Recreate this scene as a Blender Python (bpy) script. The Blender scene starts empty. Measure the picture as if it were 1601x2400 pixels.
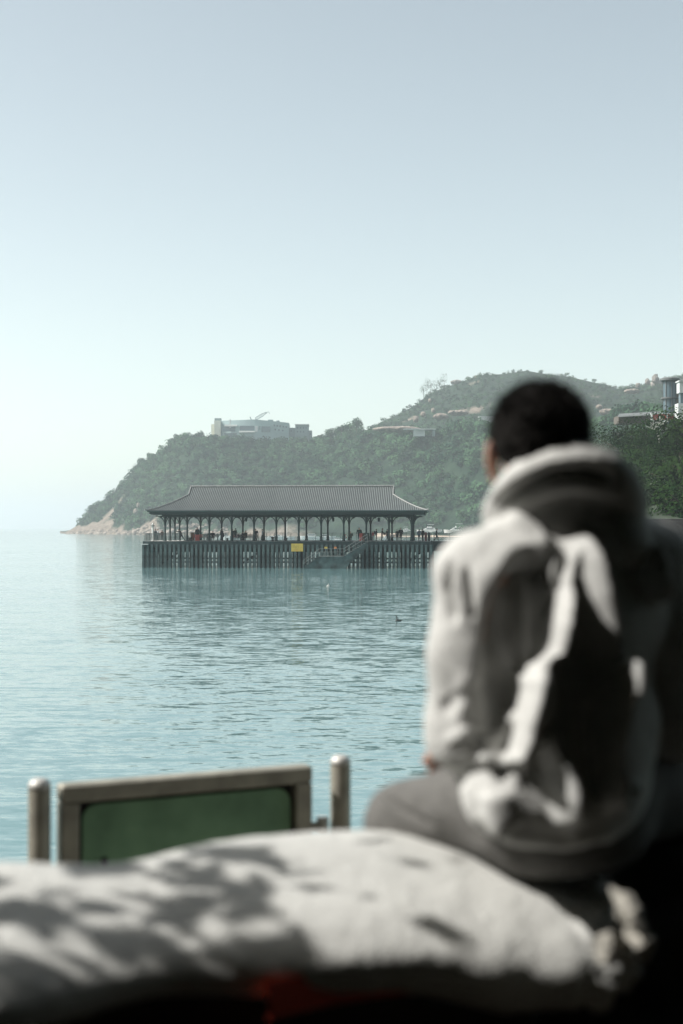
import bpy, math, random
import numpy as np
from mathutils import Vector, Matrix, Euler

C = bpy.context.scene.collection
sc = bpy.context.scene
R = math.radians

# ------------------------------------------------------------------ camera
CAM_Z = 5.76
FPX = 3335.0                      # focal length in pixels of the 1601 px wide photograph
PITCH = math.atan(36 / FPX)
cam_data = bpy.data.cameras.new("camera")
cam = bpy.data.objects.new("camera", cam_data)
C.objects.link(cam)
cam.location = (0, 0, CAM_Z)
cam.rotation_euler = (R(90) + PITCH, 0, 0)
cam_data.sensor_fit = 'HORIZONTAL'
cam_data.sensor_width = 24.0
cam_data.lens = 24.0 * FPX / 1601
cam_data.clip_start = 0.05
cam_data.clip_end = 60000
cam_data.dof.use_dof = True
cam_data.dof.focus_distance = 205
cam_data.dof.aperture_fstop = 2.3
sc.camera = cam

# ------------------------------------------------------------------ light
SUN_EL, SUN_AZ = R(45), R(-93)    # azimuth from +Y, negative = to the left
SUN_DIR = Vector((math.sin(SUN_AZ) * math.cos(SUN_EL), math.cos(SUN_AZ) * math.cos(SUN_EL), math.sin(SUN_EL)))
world = bpy.data.worlds.new("World")
sc.world = world
world.use_nodes = True
wn = world.node_tree.nodes
wl = world.node_tree.links
bg = wn["Background"]
sky = wn.new("ShaderNodeTexSky")
sky.sky_type = 'NISHITA'
sky.sun_disc = False
sky.sun_elevation = SUN_EL
sky.sun_rotation = SUN_AZ
sky.altitude = 0
sky.air_density = 0.7
sky.dust_density = 1.0
sky.ozone_density = 1.0
tint = wn.new("ShaderNodeMix"); tint.data_type = 'RGBA'; tint.blend_type = 'MULTIPLY'
tint.inputs[0].default_value = 1.0
tint.inputs[7].default_value = (1.0, .95, .755, 1)      # white balance of the photograph
hs = wn.new("ShaderNodeHueSaturation"); hs.inputs["Saturation"].default_value = .72
wl.new(sky.outputs[0], hs.inputs["Color"])
wl.new(hs.outputs[0], tint.inputs[6])
wl.new(tint.outputs[2], bg.inputs[0])
bg.inputs[1].default_value = 0.15
sun_data = bpy.data.lights.new("sun", 'SUN')
sun_data.energy = 4.0
sun_data.angle = R(0.53)
sun_data.color = (1.0, 0.97, 0.925)
sun = bpy.data.objects.new("sun", sun_data)
C.objects.link(sun)
sun.location = (-40, 10, 60)
sun.rotation_euler = SUN_DIR.to_track_quat('Z', 'Y').to_euler()

sc.view_settings.view_transform = 'Standard'
sc.view_settings.look = 'None'
sc.view_settings.exposure = 0.74
sc.view_settings.gamma = 1.0
sc.view_settings.use_curve_mapping = False
sc.cycles.use_denoising = True
sc.cycles.max_bounces = 8
sc.cycles.volume_bounces = 1
sc.cycles.transparent_max_bounces = 12
sc.cycles.sample_clamp_indirect = 6.0
sc.cycles.caustics_reflective = False
sc.cycles.caustics_refractive = False
HAZE_DENSITY = 0.00025
HAZE_G = 0.35

# ------------------------------------------------------------------ helpers
def W(px, py, Y):
    """point seen at photo pixel (px, py) at distance Y"""
    cx, cy = (px - 800.5) / FPX, (1200 - py) / FPX
    dy = math.cos(PITCH) - math.sin(PITCH) * cy
    dz = math.sin(PITCH) + math.cos(PITCH) * cy
    k = Y / dy
    return Vector((cx * k, Y, CAM_Z + dz * k))

def prop(o, label=None, cat=None, group=None, kind=None):
    if label: o["label"] = label
    if cat: o["category"] = cat
    if group: o["group"] = group
    if kind: o["kind"] = kind
    return o

def empty(name, loc=(0, 0, 0), rotz=0, **k):
    o = bpy.data.objects.new(name, None)
    C.objects.link(o)
    o.location = loc
    o.rotation_euler = (0, 0, rotz)
    o.empty_display_size = 0.2
    return prop(o, **k)

def mesh_obj(name, verts, faces, mats, parent=None, smooth=False, midx=None, attrs=None, loc=None, rotz=0, **k):
    me = bpy.data.meshes.new(name)
    if isinstance(verts, np.ndarray) and isinstance(faces, np.ndarray):
        nv, nf, w = len(verts), len(faces), faces.shape[1]
        me.vertices.add(nv)
        me.vertices.foreach_set("co", np.ascontiguousarray(verts, dtype=np.float32).ravel())
        me.loops.add(nf * w)
        me.loops.foreach_set("vertex_index", np.ascontiguousarray(faces, dtype=np.int32).ravel())
        me.polygons.add(nf)
        me.polygons.foreach_set("loop_start", np.arange(0, nf * w, w, dtype=np.int32))
        me.update(calc_edges=True)
    else:
        me.from_pydata([tuple(v) for v in verts], [], [tuple(f) for f in faces])
        me.update()
    if not isinstance(mats, (list, tuple)): mats = [mats]
    for m in mats: me.materials.append(m)
    if midx is not None:
        me.polygons.foreach_set("material_index", np.asarray(midx, dtype=np.int32))
    if smooth:
        me.polygons.foreach_set("use_smooth", np.ones(len(me.polygons), dtype=bool))
    for an, (dom, arr) in (attrs or {}).items():
        a = me.attributes.new(an, 'FLOAT', dom)
        a.data.foreach_set("value", np.asarray(arr, dtype=np.float32))
    o = bpy.data.objects.new(name, me)
    C.objects.link(o)
    if parent is not None: o.parent = parent
    if loc is not None: o.location = loc
    if rotz: o.rotation_euler = (0, 0, rotz)
    return prop(o, **k)

class MB:
    """collects boxes, bars, tubes and lathes, then links them as ONE mesh"""
    def __init__(s): s.v, s.f = [], []
    def add(s, vs, fs):
        b = len(s.v)
        s.v += [tuple(v) for v in vs]
        s.f += [tuple(i + b for i in f) for f in fs]
        return s
    def box(s, c, d, rz=0, bev=0.0):
        x, y, z = d[0] / 2, d[1] / 2, d[2] / 2
        cr, sr = math.cos(rz), math.sin(rz)
        if bev <= 0:
            p = [(-x, -y, -z), (x, -y, -z), (x, y, -z), (-x, y, -z), (-x, -y, z), (x, -y, z), (x, y, z), (-x, y, z)]
            fs = [(0, 3, 2, 1), (4, 5, 6, 7), (0, 1, 5, 4), (1, 2, 6, 5), (2, 3, 7, 6), (3, 0, 4, 7)]
        else:
            b = bev
            ring = lambda ex, ey, zz: [(-x + ex, -y, zz), (x - ex, -y, zz), (x, -y + ey, zz), (x, y - ey, zz), (x - ex, y, zz), (-x + ex, y, zz), (-x, y - ey, zz), (-x, -y + ey, zz)]
            ins = lambda zz: [(-x + b, -y + b, zz), (x - b, -y + b, zz), (x - b, -y + b, zz), (x - b, y - b, zz), (x - b, y - b, zz), (-x + b, y - b, zz), (-x + b, y - b, zz), (-x + b, -y + b, zz)]
            def rr(q, zz): 
                X, Y = x - q, y - q
                e = b * .6
                return [(-X + e, -Y, zz), (X - e, -Y, zz), (X, -Y + e, zz), (X, Y - e, zz), (X - e, Y, zz), (-X + e, Y, zz), (-X, Y - e, zz), (-X, -Y + e, zz)]
            rings = [rr(b, -z), rr(0, -z + b), rr(0, z - b), rr(b, z)]
            p = sum(rings, [])
            fs = [tuple(range(7, -1, -1)), tuple(range(24, 32))]
            for r_ in range(3):
                for i in range(8):
                    j = (i + 1) % 8
                    fs.append((r_ * 8 + i, r_ * 8 + j, r_ * 8 + 8 + j, r_ * 8 + 8 + i))
        q = [(c[0] + a * cr - b_ * sr, c[1] + a * sr + b_ * cr, c[2] + e) for a, b_, e in p]
        return s.add(q, fs)
    def tube(s, pts, rad, n=8, cap=True):
        pts = [Vector(p) for p in pts]
        if not isinstance(rad, (list, tuple)): rad = [rad] * len(pts)
        up = Vector((0, 0, 1))
        d0 = (pts[1] - pts[0]).normalized()
        a = d0.cross(up)
        if a.length < 1e-3: a = Vector((1, 0, 0))
        a.normalize()
        vs, fs = [], []
        for i, p in enumerate(pts):
            d = (pts[min(i + 1, len(pts) - 1)] - pts[max(i - 1, 0)]).normalized()
            a = (a - d * a.dot(d)).normalized()
            b = d.cross(a)
            for k in range(n):
                t = 2 * math.pi * k / n
                vs.append(p + (a * math.cos(t) + b * math.sin(t)) * rad[i])
        for i in range(len(pts) - 1):
            for k in range(n):
                l = (k + 1) % n
                fs.append((i * n + k, i * n + l, i * n + n + l, i * n + n + k))
        if cap:
            fs.append(tuple(range(n - 1, -1, -1)))
            fs.append(tuple(range((len(pts) - 1) * n, len(pts) * n)))
        return s.add(vs, fs)
    def bar(s, p, q, w, h):
        """rectangular bar from p to q, width w (horizontal), height h"""
        p, q = Vector(p), Vector(q)
        d = (q - p).normalized()
        a = d.cross(Vector((0, 0, 1)))
        if a.length < 1e-3: a = Vector((1, 0, 0))
        a.normalize()
        b = a.cross(d)
        vs = []
        for o in (p, q):
            vs += [o + a * (-w / 2) + b * (-h / 2), o + a * (w / 2) + b * (-h / 2), o + a * (w / 2) + b * (h / 2), o + a * (-w / 2) + b * (h / 2)]
        return s.add(vs, [(3, 2, 1, 0), (4, 5, 6, 7), (0, 1, 5, 4), (1, 2, 6, 5), (2, 3, 7, 6), (3, 0, 4, 7)])
    def lathe(s, c, prof, n=16):
        vs, fs = [], []
        for r_, z in prof:
            for k in range(n):
                t = 2 * math.pi * k / n
                vs.append((c[0] + r_ * math.cos(t), c[1] + r_ * math.sin(t), c[2] + z))
        for i in range(len(prof) - 1):
            for k in range(n):
                l = (k + 1) % n
                fs.append((i * n + k, i * n + l, i * n + n + l, i * n + n + k))
        fs.append(tuple(range(n - 1, -1, -1)))
        fs.append(tuple(range((len(prof) - 1) * n, len(prof) * n)))
        return s.add(vs, fs)
    def prism(s, poly, y0, y1):
        """polygon in x,z pushed from y0 to y1"""
        n = len(poly)
        vs = [(x, y0, z) for x, z in poly] + [(x, y1, z) for x, z in poly]
        fs = [tuple(range(n)), tuple(range(2 * n - 1, n - 1, -1))]
        for i in range(n):
            j = (i + 1) % n
            fs.append((i, i + n, j + n, j))
        return s.add(vs, fs)
    def build(s, name, mats, parent=None, **k):
        return mesh_obj(name, s.v, s.f, mats, parent, **k)

# ---- signed-distance modelling: smooth unions of rounded shapes -> one continuous surface
def surfnet(f, lo, vx):
    s = f < 0
    nx, ny, nz = f.shape
    cnt = np.zeros((nx - 1, ny - 1, nz - 1), np.int8)
    offs = [(a, b, c) for a in (0, 1) for b in (0, 1) for c in (0, 1)]
    for a, b, c in offs:
        cnt += s[a:nx - 1 + a, b:ny - 1 + b, c:nz - 1 + c]
    idx = np.argwhere((cnt > 0) & (cnt < 8))
    vals = np.stack([f[idx[:, 0] + a, idx[:, 1] + b, idx[:, 2] + c] for a, b, c in offs], 1)
    acc = np.zeros((len(idx), 3)); n = np.zeros(len(idx))
    oa = np.array(offs, float)
    for i in range(8):
        for j in range(i + 1, 8):
            if np.abs(oa[i] - oa[j]).sum() != 1: continue
            m = (vals[:, i] < 0) != (vals[:, j] < 0)
            t = vals[m, i] / (vals[m, i] - vals[m, j])
            acc[m] += oa[i] + t[:, None] * (oa[j] - oa[i])
            n[m] += 1
    verts = (idx + acc / n[:, None]) * vx + np.asarray(lo)
    im = np.full(cnt.shape, -1, np.int64)
    im[idx[:, 0], idx[:, 1], idx[:, 2]] = np.arange(len(idx))
    faces = []
    for ax in range(3):
        sl = [slice(1, -1)] * 3
        s0 = list(sl); s1 = list(sl)
        s0[ax] = slice(0, -1); s1[ax] = slice(1, None)
        A, B = s[tuple(s0)], s[tuple(s1)]
        e = np.argwhere(A != B)
        off = np.ones(3, int); off[ax] = 0
        g = e + off
        fl = A[e[:, 0], e[:, 1], e[:, 2]]
        u, v = [(1, 2), (2, 0), (0, 1)][ax]
        du = np.zeros(3, int); du[u] = 1
        dv = np.zeros(3, int); dv[v] = 1
        q = np.stack([im[tuple((g - du - dv).T)], im[tuple((g - dv).T)], im[tuple(g.T)], im[tuple((g - du).T)]], 1)
        q[~fl] = q[~fl][:, ::-1]
        faces.append(q)
    return verts, np.concatenate(faces)

def grid(lo, hi, vx):
    ax = [np.arange(lo[i], hi[i] + vx, vx) for i in range(3)]
    return np.stack(np.meshgrid(*ax, indexing='ij'), -1).astype(np.float32)

def sd_ell(P, c, r, rot=None):
    q = P - np.asarray(c, np.float32)
    if rot is not None:
        q = q @ np.asarray(Euler(rot).to_matrix(), np.float32)
    r = np.asarray(r, np.float32)
    k0 = np.linalg.norm(q / r, axis=-1)
    k1 = np.linalg.norm(q / (r * r), axis=-1)
    return k0 * (k0 - 1) / np.maximum(k1, 1e-6)

def sd_cap(P, a, ra, b, rb):
    a = np.asarray(a, np.float32); b = np.asarray(b, np.float32)
    d = b - a
    t = np.clip(((P - a) @ d) / max(float(d @ d), 1e-9), 0, 1)
    return np.linalg.norm(P - a - t[..., None] * d, axis=-1) - (ra + (rb - ra) * t)

def smin(a, b, k):
    h = np.clip(.5 + .5 * (b - a) / k, 0, 1)
    return b + (a - b) * h - k * h * (1 - h)

def sculpt(prims, vx, k=.02, pad=.03, each=False):
    """prims: ('e', c, r[, rot]) or ('c', a, ra, b, rb); returns verts, faces"""
    lo = np.full(3, 1e9); hi = -lo
    for p in prims:
        if p[0] == 'e':
            m = max(p[2]); c = np.asarray(p[1]); lo = np.minimum(lo, c - m); hi = np.maximum(hi, c + m)
        else:
            for c, r_ in ((p[1], p[2]), (p[3], p[4])):
                lo = np.minimum(lo, np.asarray(c) - r_); hi = np.maximum(hi, np.asarray(c) + r_)
    lo -= pad; hi += pad
    P = grid(lo, hi, vx)
    f = None
    for p in prims:
        d = sd_ell(P, *p[1:]) if p[0] == 'e' else sd_cap(P, *p[1:])
        f = d if f is None else smin(f, d, k)
    return surfnet(f, lo, vx)

def prim_d(p, V):
    V = V.astype(np.float32)
    return sd_ell(V, *p[1:]) if p[0] == 'e' else sd_cap(V, *p[1:])

def relax(V, F, n=2, w=.5):
    for _ in range(n):
        acc = np.zeros_like(V); cnt = np.zeros(len(V))
        for i in range(F.shape[1]):
            a, b = F[:, i], F[:, (i + 1) % F.shape[1]]
            for d in range(3):
                acc[:, d] += np.bincount(a, V[b, d], len(V)) + np.bincount(b, V[a, d], len(V))
            cnt += np.bincount(a, minlength=len(V)) + np.bincount(b, minlength=len(V))
        V = V + w * (acc / np.maximum(cnt, 1)[:, None] - V)
    return V

def vnormals(V, F):
    n = np.cross(V[F[:, 2]] - V[F[:, 0]], V[F[:, 3]] - V[F[:, 1]])
    N = np.zeros_like(V)
    for i in range(4):
        for d in range(3): N[:, d] += np.bincount(F[:, i], n[:, d], len(V))
    return N / np.maximum(np.linalg.norm(N, axis=1), 1e-12)[:, None]

# ---- value noise for sculpted detail
_rs = np.random.RandomState(11)
_tab = _rs.rand(64, 64, 64).astype(np.float32)
def vnoise(P, scale):
    q = np.asarray(P, np.float64) * scale + 1000.0
    i = np.floor(q).astype(int); t = q - i; t = t * t * (3 - 2 * t)
    o = 0
    for a in (0, 1):
        for b in (0, 1):
            for c in (0, 1):
                w_ = (t[..., 0] if a else 1 - t[..., 0]) * (t[..., 1] if b else 1 - t[..., 1]) * (t[..., 2] if c else 1 - t[..., 2])
                o = o + w_ * _tab[(i[..., 0] + a) % 64, (i[..., 1] + b) % 64, (i[..., 2] + c) % 64]
    return o * 2 - 1
def fbm(P, scale, n=4, gain=.5):
    o = 0; a = 1.0
    for k in range(n):
        o = o + a * vnoise(P, scale * 2 ** k); a *= gain
    return o

# ------------------------------------------------------------------ materials
def mat(name, col, rough=.6, var=.15, scale=4.0, bump=0.0, bscale=None, metal=0.0, spec=.5, attr=None, col2=None, detail=4, sub=0.0):
    m = bpy.data.materials.new(name)
    m.use_nodes = True
    nt = m.node_tree
    b = nt.nodes["Principled BSDF"]
    b.inputs["Roughness"].default_value = rough
    b.inputs["Metallic"].default_value = metal
    b.inputs["Specular IOR Level"].default_value = spec
    if sub:
        b.inputs["Subsurface Weight"].default_value = sub
        b.inputs["Subsurface Radius"].default_value = (.02, .006, .003)
        b.inputs["Subsurface Scale"].default_value = 1.0
    tc = nt.nodes.new("ShaderNodeTexCoord")
    nz = nt.nodes.new("ShaderNodeTexNoise")
    nz.inputs["Scale"].default_value = scale
    nz.inputs["Detail"].default_value = detail
    nt.links.new(tc.outputs["Object"], nz.inputs["Vector"])
    ra = nt.nodes.new("ShaderNodeValToRGB")
    c = np.array(col[:3])
    lo = np.clip(c * (1 - var), 0, 1); hi = np.clip((c if col2 is None else np.array(col2)) * (1 + var), 0, 1)
    ra.color_ramp.elements[0].position = .3; ra.color_ramp.elements[0].color = (*lo, 1)
    ra.color_ramp.elements[1].position = .7; ra.color_ramp.elements[1].color = (*hi, 1)
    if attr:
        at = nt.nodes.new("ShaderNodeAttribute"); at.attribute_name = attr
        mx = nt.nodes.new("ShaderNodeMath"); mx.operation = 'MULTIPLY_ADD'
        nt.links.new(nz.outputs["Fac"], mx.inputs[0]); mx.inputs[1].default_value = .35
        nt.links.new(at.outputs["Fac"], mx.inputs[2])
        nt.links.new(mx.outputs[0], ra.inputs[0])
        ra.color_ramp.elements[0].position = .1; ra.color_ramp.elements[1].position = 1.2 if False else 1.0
    else:
        nt.links.new(nz.outputs["Fac"], ra.inputs[0])
    nt.links.new(ra.outputs[0], b.inputs["Base Color"])
    if bump:
        bp = nt.nodes.new("ShaderNodeBump")
        bp.inputs["Strength"].default_value = 1.0
        bp.inputs["Distance"].default_value = bump
        n2 = nt.nodes.new("ShaderNodeTexNoise")
        n2.inputs["Scale"].default_value = bscale or scale * 4
        n2.inputs["Detail"].default_value = 5
        nt.links.new(tc.outputs["Object"], n2.inputs["Vector"])
        nt.links.new(n2.outputs["Fac"], bp.inputs["Height"])
        nt.links.new(bp.outputs[0], b.inputs["Normal"])
    return m

def leafmat(name, dark, light, trans=.25):
    """foliage: diffuse + translucent, colour varies from crown to crown by the 'tint' attribute"""
    m = bpy.data.materials.new(name)
    m.use_nodes = True
    nt = m.node_tree
    nt.nodes.remove(nt.nodes["Principled BSDF"])
    out = nt.nodes["Material Output"]
    at = nt.nodes.new("ShaderNodeAttribute"); at.attribute_name = "tint"
    ra = nt.nodes.new("ShaderNodeValToRGB")
    ra.color_ramp.elements[0].color = (*dark, 1); ra.color_ramp.elements[1].color = (*light, 1)
    nt.links.new(at.outputs["Fac"], ra.inputs[0])
    d = nt.nodes.new("ShaderNodeBsdfDiffuse"); t = nt.nodes.new("ShaderNodeBsdfTranslucent")
    mx = nt.nodes.new("ShaderNodeMixShader"); mx.inputs[0].default_value = trans
    nt.links.new(ra.outputs[0], d.inputs[0]); nt.links.new(ra.outputs[0], t.inputs[0])
    nt.links.new(d.outputs[0], mx.inputs[1]); nt.links.new(t.outputs[0], mx.inputs[2])
    nt.links.new(mx.outputs[0], out.inputs[0])
    return m

M = {}
M['iron'] = mat('dark_green_iron', (.008, .028, .028), .5, .2, 2)
M['iron_lit'] = mat('lit_green_iron', (.016, .042, .042), .55, .3, 1.5)  # lighter copy of the iron, light put into its colour
M['timber'] = mat('wet_timber', (.012, .032, .034), .7, .5, .9, col2=(.05, .085, .085))
M['concrete_dark'] = mat('stained_concrete', (.018, .038, .04), .8, .35, .7)
M['deck'] = mat('pale_deck', (.42, .42, .40), .8, .15, 1.0)
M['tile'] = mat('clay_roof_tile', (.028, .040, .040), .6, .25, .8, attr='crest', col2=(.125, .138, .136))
M['rail'] = mat('painted_rail', (.05, .075, .075), .5, .1)
M['red'] = mat('faded_red', (.36, .06, .05), .6, .2, 3)
M['brown'] = mat('brown_board', (.16, .09, .06), .7, .2, 3)
M['yellow'] = mat('yellow_board', (.50, .37, .07), .6, .12, 2)
M['orange'] = mat('orange_paint', (.55, .20, .06), .6, .1)
M['white'] = mat('white_paint', (.72, .72, .70), .5, .06, 3)
M['white_dull'] = mat('grey_white_render', (.55, .57, .56), .7, .1, .2)
M['glassy'] = mat('dark_glazing', (.03, .05, .06), .08, .2, .5)
M['skin'] = mat('skin', (.46, .27, .20), .5, .06, 20, sub=.15)
M['black'] = mat('black_rubber', (.012, .012, .013), .6, .2)
# ------------------------------------------------------------------ water
def water_material():
    m = bpy.data.materials.new("sea_water"); m.use_nodes = True
    nt = m.node_tree; b = nt.nodes["Principled BSDF"]; L = nt.links.new
    b.inputs["Base Color"].default_value = (.125, .222, .23, 1)
    b.inputs["Roughness"].default_value = .06
    b.inputs["IOR"].default_value = 1.333
    geo = nt.nodes.new("ShaderNodeNewGeometry")
    def noise(sx, sy, scale, detail, rough=.55, rot=0.0, w=0):
        mp = nt.nodes.new("ShaderNodeMapping"); mp.inputs["Scale"].default_value = (sx, sy, 1)
        mp.inputs["Rotation"].default_value = (0, 0, rot); mp.inputs["Location"].default_value = (w, w * .7, 0)
        L(geo.outputs["Position"], mp.inputs["Vector"])
        n = nt.nodes.new("ShaderNodeTexNoise"); n.inputs["Scale"].default_value = scale
        n.inputs["Detail"].default_value = detail; n.inputs["Roughness"].default_value = rough
        L(mp.outputs[0], n.inputs["Vector"])
        return n.outputs["Fac"]
    def math_(op, a, b_):
        n = nt.nodes.new("ShaderNodeMath"); n.operation = op
        for i, q in enumerate((a, b_)):
            if isinstance(q, (int, float)): n.inputs[i].default_value = q
            else: L(q, n.inputs[i])
        return n.outputs[0]
    def cnoise(sx, sy, scale, detail, rot=0.0, w=0):
        mp = nt.nodes.new("ShaderNodeMapping"); mp.inputs["Scale"].default_value = (sx, sy, 1)
        mp.inputs["Rotation"].default_value = (0, 0, rot); mp.inputs["Location"].default_value = (w, w * .7, 0)
        L(geo.outputs["Position"], mp.inputs["Vector"])
        n = nt.nodes.new("ShaderNodeTexNoise"); n.inputs["Scale"].default_value = scale
        n.inputs["Detail"].default_value = detail; n.inputs["Roughness"].default_value = .55
        L(mp.outputs[0], n.inputs["Vector"])
        v = nt.nodes.new("ShaderNodeVectorMath"); v.operation = 'SUBTRACT'; v.inputs[1].default_value = (.5, .5, .5)
        L(n.outputs["Color"], v.inputs[0])
        return v.outputs[0]
    def vscale(v, k):
        n = nt.nodes.new("ShaderNodeVectorMath"); n.operation = 'SCALE'; L(v, n.inputs[0])
        if isinstance(k, (int, float)): n.inputs["Scale"].default_value = k
        else: L(k, n.inputs["Scale"])
        return n.outputs[0]
    def vadd(a_, b_):
        n = nt.nodes.new("ShaderNodeVectorMath"); n.operation = 'ADD'; L(a_, n.inputs[0]); L(b_, n.inputs[1]); return n.outputs[0]
    patch = noise(.22, 1.0, .03, 3, .6, .15, 13)
    patch2 = noise(.3, 1.0, .11, 2, .5, -.1, 53)
    pm = math_('ADD', math_('MULTIPLY', patch, .65), math_('MULTIPLY', patch2, .35))
    rp = nt.nodes.new("ShaderNodeMapRange"); rp.interpolation_type = 'SMOOTHSTEP'
    rp.inputs[1].default_value = .38; rp.inputs[2].default_value = .60; rp.inputs[3].default_value = W_LO; rp.inputs[4].default_value = W_HI
    L(pm, rp.inputs[0])
    # wave slopes taken straight from noise, so that far water averages them instead of smoothing them away
    v = vadd(vscale(cnoise(.45, 1.0, 6.0, 2, .12), .22), vscale(cnoise(.33, 1.0, 2.1, 2, -.1, 31), .25))
    v = vscale(v, rp.outputs[0])
    v = vadd(v, vscale(cnoise(.3, 1.0, .5, 1, .15, 77), .055))
    mk = nt.nodes.new("ShaderNodeVectorMath"); mk.operation = 'MULTIPLY'; mk.inputs[1].default_value = (.6, 1.0, 0.0); L(v, mk.inputs[0])
    ad = nt.nodes.new("ShaderNodeVectorMath"); ad.operation = 'ADD'; ad.inputs[1].default_value = (0, 0, 1); L(mk.outputs[0], ad.inputs[0])
    nm = nt.nodes.new("ShaderNodeVectorMath"); nm.operation = 'NORMALIZE'; L(ad.outputs[0], nm.inputs[0])
    L(nm.outputs[0], b.inputs["Normal"])
    return m
W_LO, W_HI = .7, 1.2
M['water'] = water_material()
FAR = 20000
mesh_obj('water', [(-9000, 5.5, 0), (9000, 5.5, 0), (9000, FAR, 0), (-9000, FAR, 0)], [(0, 1, 2, 3)], M['water'], kind='structure')

# ------------------------------------------------------------------ hills
def interp(tab, x):
    t = np.array(tab, float)
    return np.interp(x, t[:, 0], t[:, 1])
SKY_A = [(100, 1262), (143, 1254), (165, 1242), (195, 1224), (215, 1200), (245, 1180), (275, 1157), (297, 1130), (320, 1100), (365, 1070), (410, 1036), (450, 1026), (500, 1034),
         (560, 1040), (620, 1044), (680, 1036), (720, 1042), (775, 1024), (835, 1000), (865, 1012), (950, 1022), (1030, 1022), (1080, 1002), (1150, 1004), (1400, 1008), (1460, 985), (1601, 980), (1900, 990), (2600, 1020)]
SKY_B = [(100, 1262), (700, 1080), (735, 1046), (800, 1030), (865, 1014), (890, 990), (940, 967), (985, 942), (1000, 924), (1040, 908), (1090, 891), (1130, 879), (1180, 878), (1235, 869), (1290, 878), (1330, 882), (1380, 894),
         (1450, 911), (1500, 905), (1530, 898), (1601, 882), (1800, 860), (2600, 900)]
BASE = [(90, 1290), (145, 1285), (240, 1200), (330, 1130), (600, 1010), (900, 915), (1000, 890), (1100, 850), (1300, 640), (1500, 520), (1800, 430), (2600, 330)]
def terrain_z(u, s):
    """u = photo column, s in 0..1: 0 shore, .5 front ridge, .8 back ridge, 1 behind it; returns Y, Z"""
    yb = interp(BASE, u)
    ya = yb + 190 + 60 * np.sin(u * .01)
    yB = np.maximum(ya + 260, 1480)
    yb2 = yB + 350
    Y = np.where(s < .5, yb + (ya - yb) * s / .5, np.where(s < .8, ya + (yB - ya) * (s - .5) / .3, yB + (yb2 - yB) * (s - .8) / .2))
    za = CAM_Z + (1236 - interp(SKY_A, u)) / FPX * ya
    zb = CAM_Z + (1236 - interp(SKY_B, u)) / FPX * yB
    za = np.maximum(za, .5); 
    shelf = np.interp(u, [820, 900], [0, .055])
    t = np.clip((s - shelf) / (.5 - shelf), 0, 1)
    zf = za * (1 - (1 - t) ** 1.5)
    t2 = np.clip((s - .5) / .3, 0, 1)
    dip = -np.minimum(za * .22, 8) * np.sin(np.pi * np.clip(t2 * 1.6, 0, 1))
    t2e = t2 ** 1.35
    zr = za + (np.maximum(zb, za * .2) - za) * t2e + np.where(zb > za, dip, 0)
    t3 = np.clip((s - .8) / .2, 0, 1)
    z = np.where(s <= .5, zf, np.where(s <= .8, zr, np.maximum(zb, za * .2) * (1 - t3 ** 1.6)))
    return Y, z
def terrain_pt(u, s, bumps=True):
    Y, z = terrain_z(u, s)
    X = (u - 800.5) / FPX * Y
    z = np.maximum(z, np.interp(u, [820, 900], [0, 2.3]) * np.clip(s / .03, 0, 1))
    P = np.stack([X, Y, z], -1)
    if bumps:
        Q = P.copy(); Q[..., 2] = 0
        amp = np.clip(s * 8, 0, 1)
        n = fbm(Q, .012, 4)
        lowu = np.clip(s / .12, 0, 1)
        # rocky steps near the shore, gullies higher up
        P[..., 2] += amp * (n * 3.2 * np.clip(1 - np.abs(s - .5) * 1.2, .1, 1) * np.where(np.abs(s - .5) < .03, .3, 1) * np.where(np.abs(s - .8) < .05, .35, 1)) + (1 - lowu) * np.clip(s * 40, 0, 1) * fbm(Q, .09, 3) * 2.2
        P[..., 2] = np.maximum(P[..., 2], -.6 + 0 * s)
    return P
us = np.concatenate([np.linspace(141, 480, 230), np.linspace(482, 2600, 600)])
ss = np.concatenate([np.linspace(0, .14, 26), np.linspace(.15, .5, 40), np.linspace(.51, .8, 34), np.linspace(.82, 1, 8)])
U, S = np.meshgrid(us, ss, indexing='ij')
TP = terrain_pt(U, S)
TP[:, 0, 2] = -.6
nu, ns = U.shape
ii = np.arange(nu * ns).reshape(nu, ns)
TF = np.stack([ii[:-1, :-1], ii[1:, :-1], ii[1:, 1:], ii[:-1, 1:]], -1).reshape(-1, 4)
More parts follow.
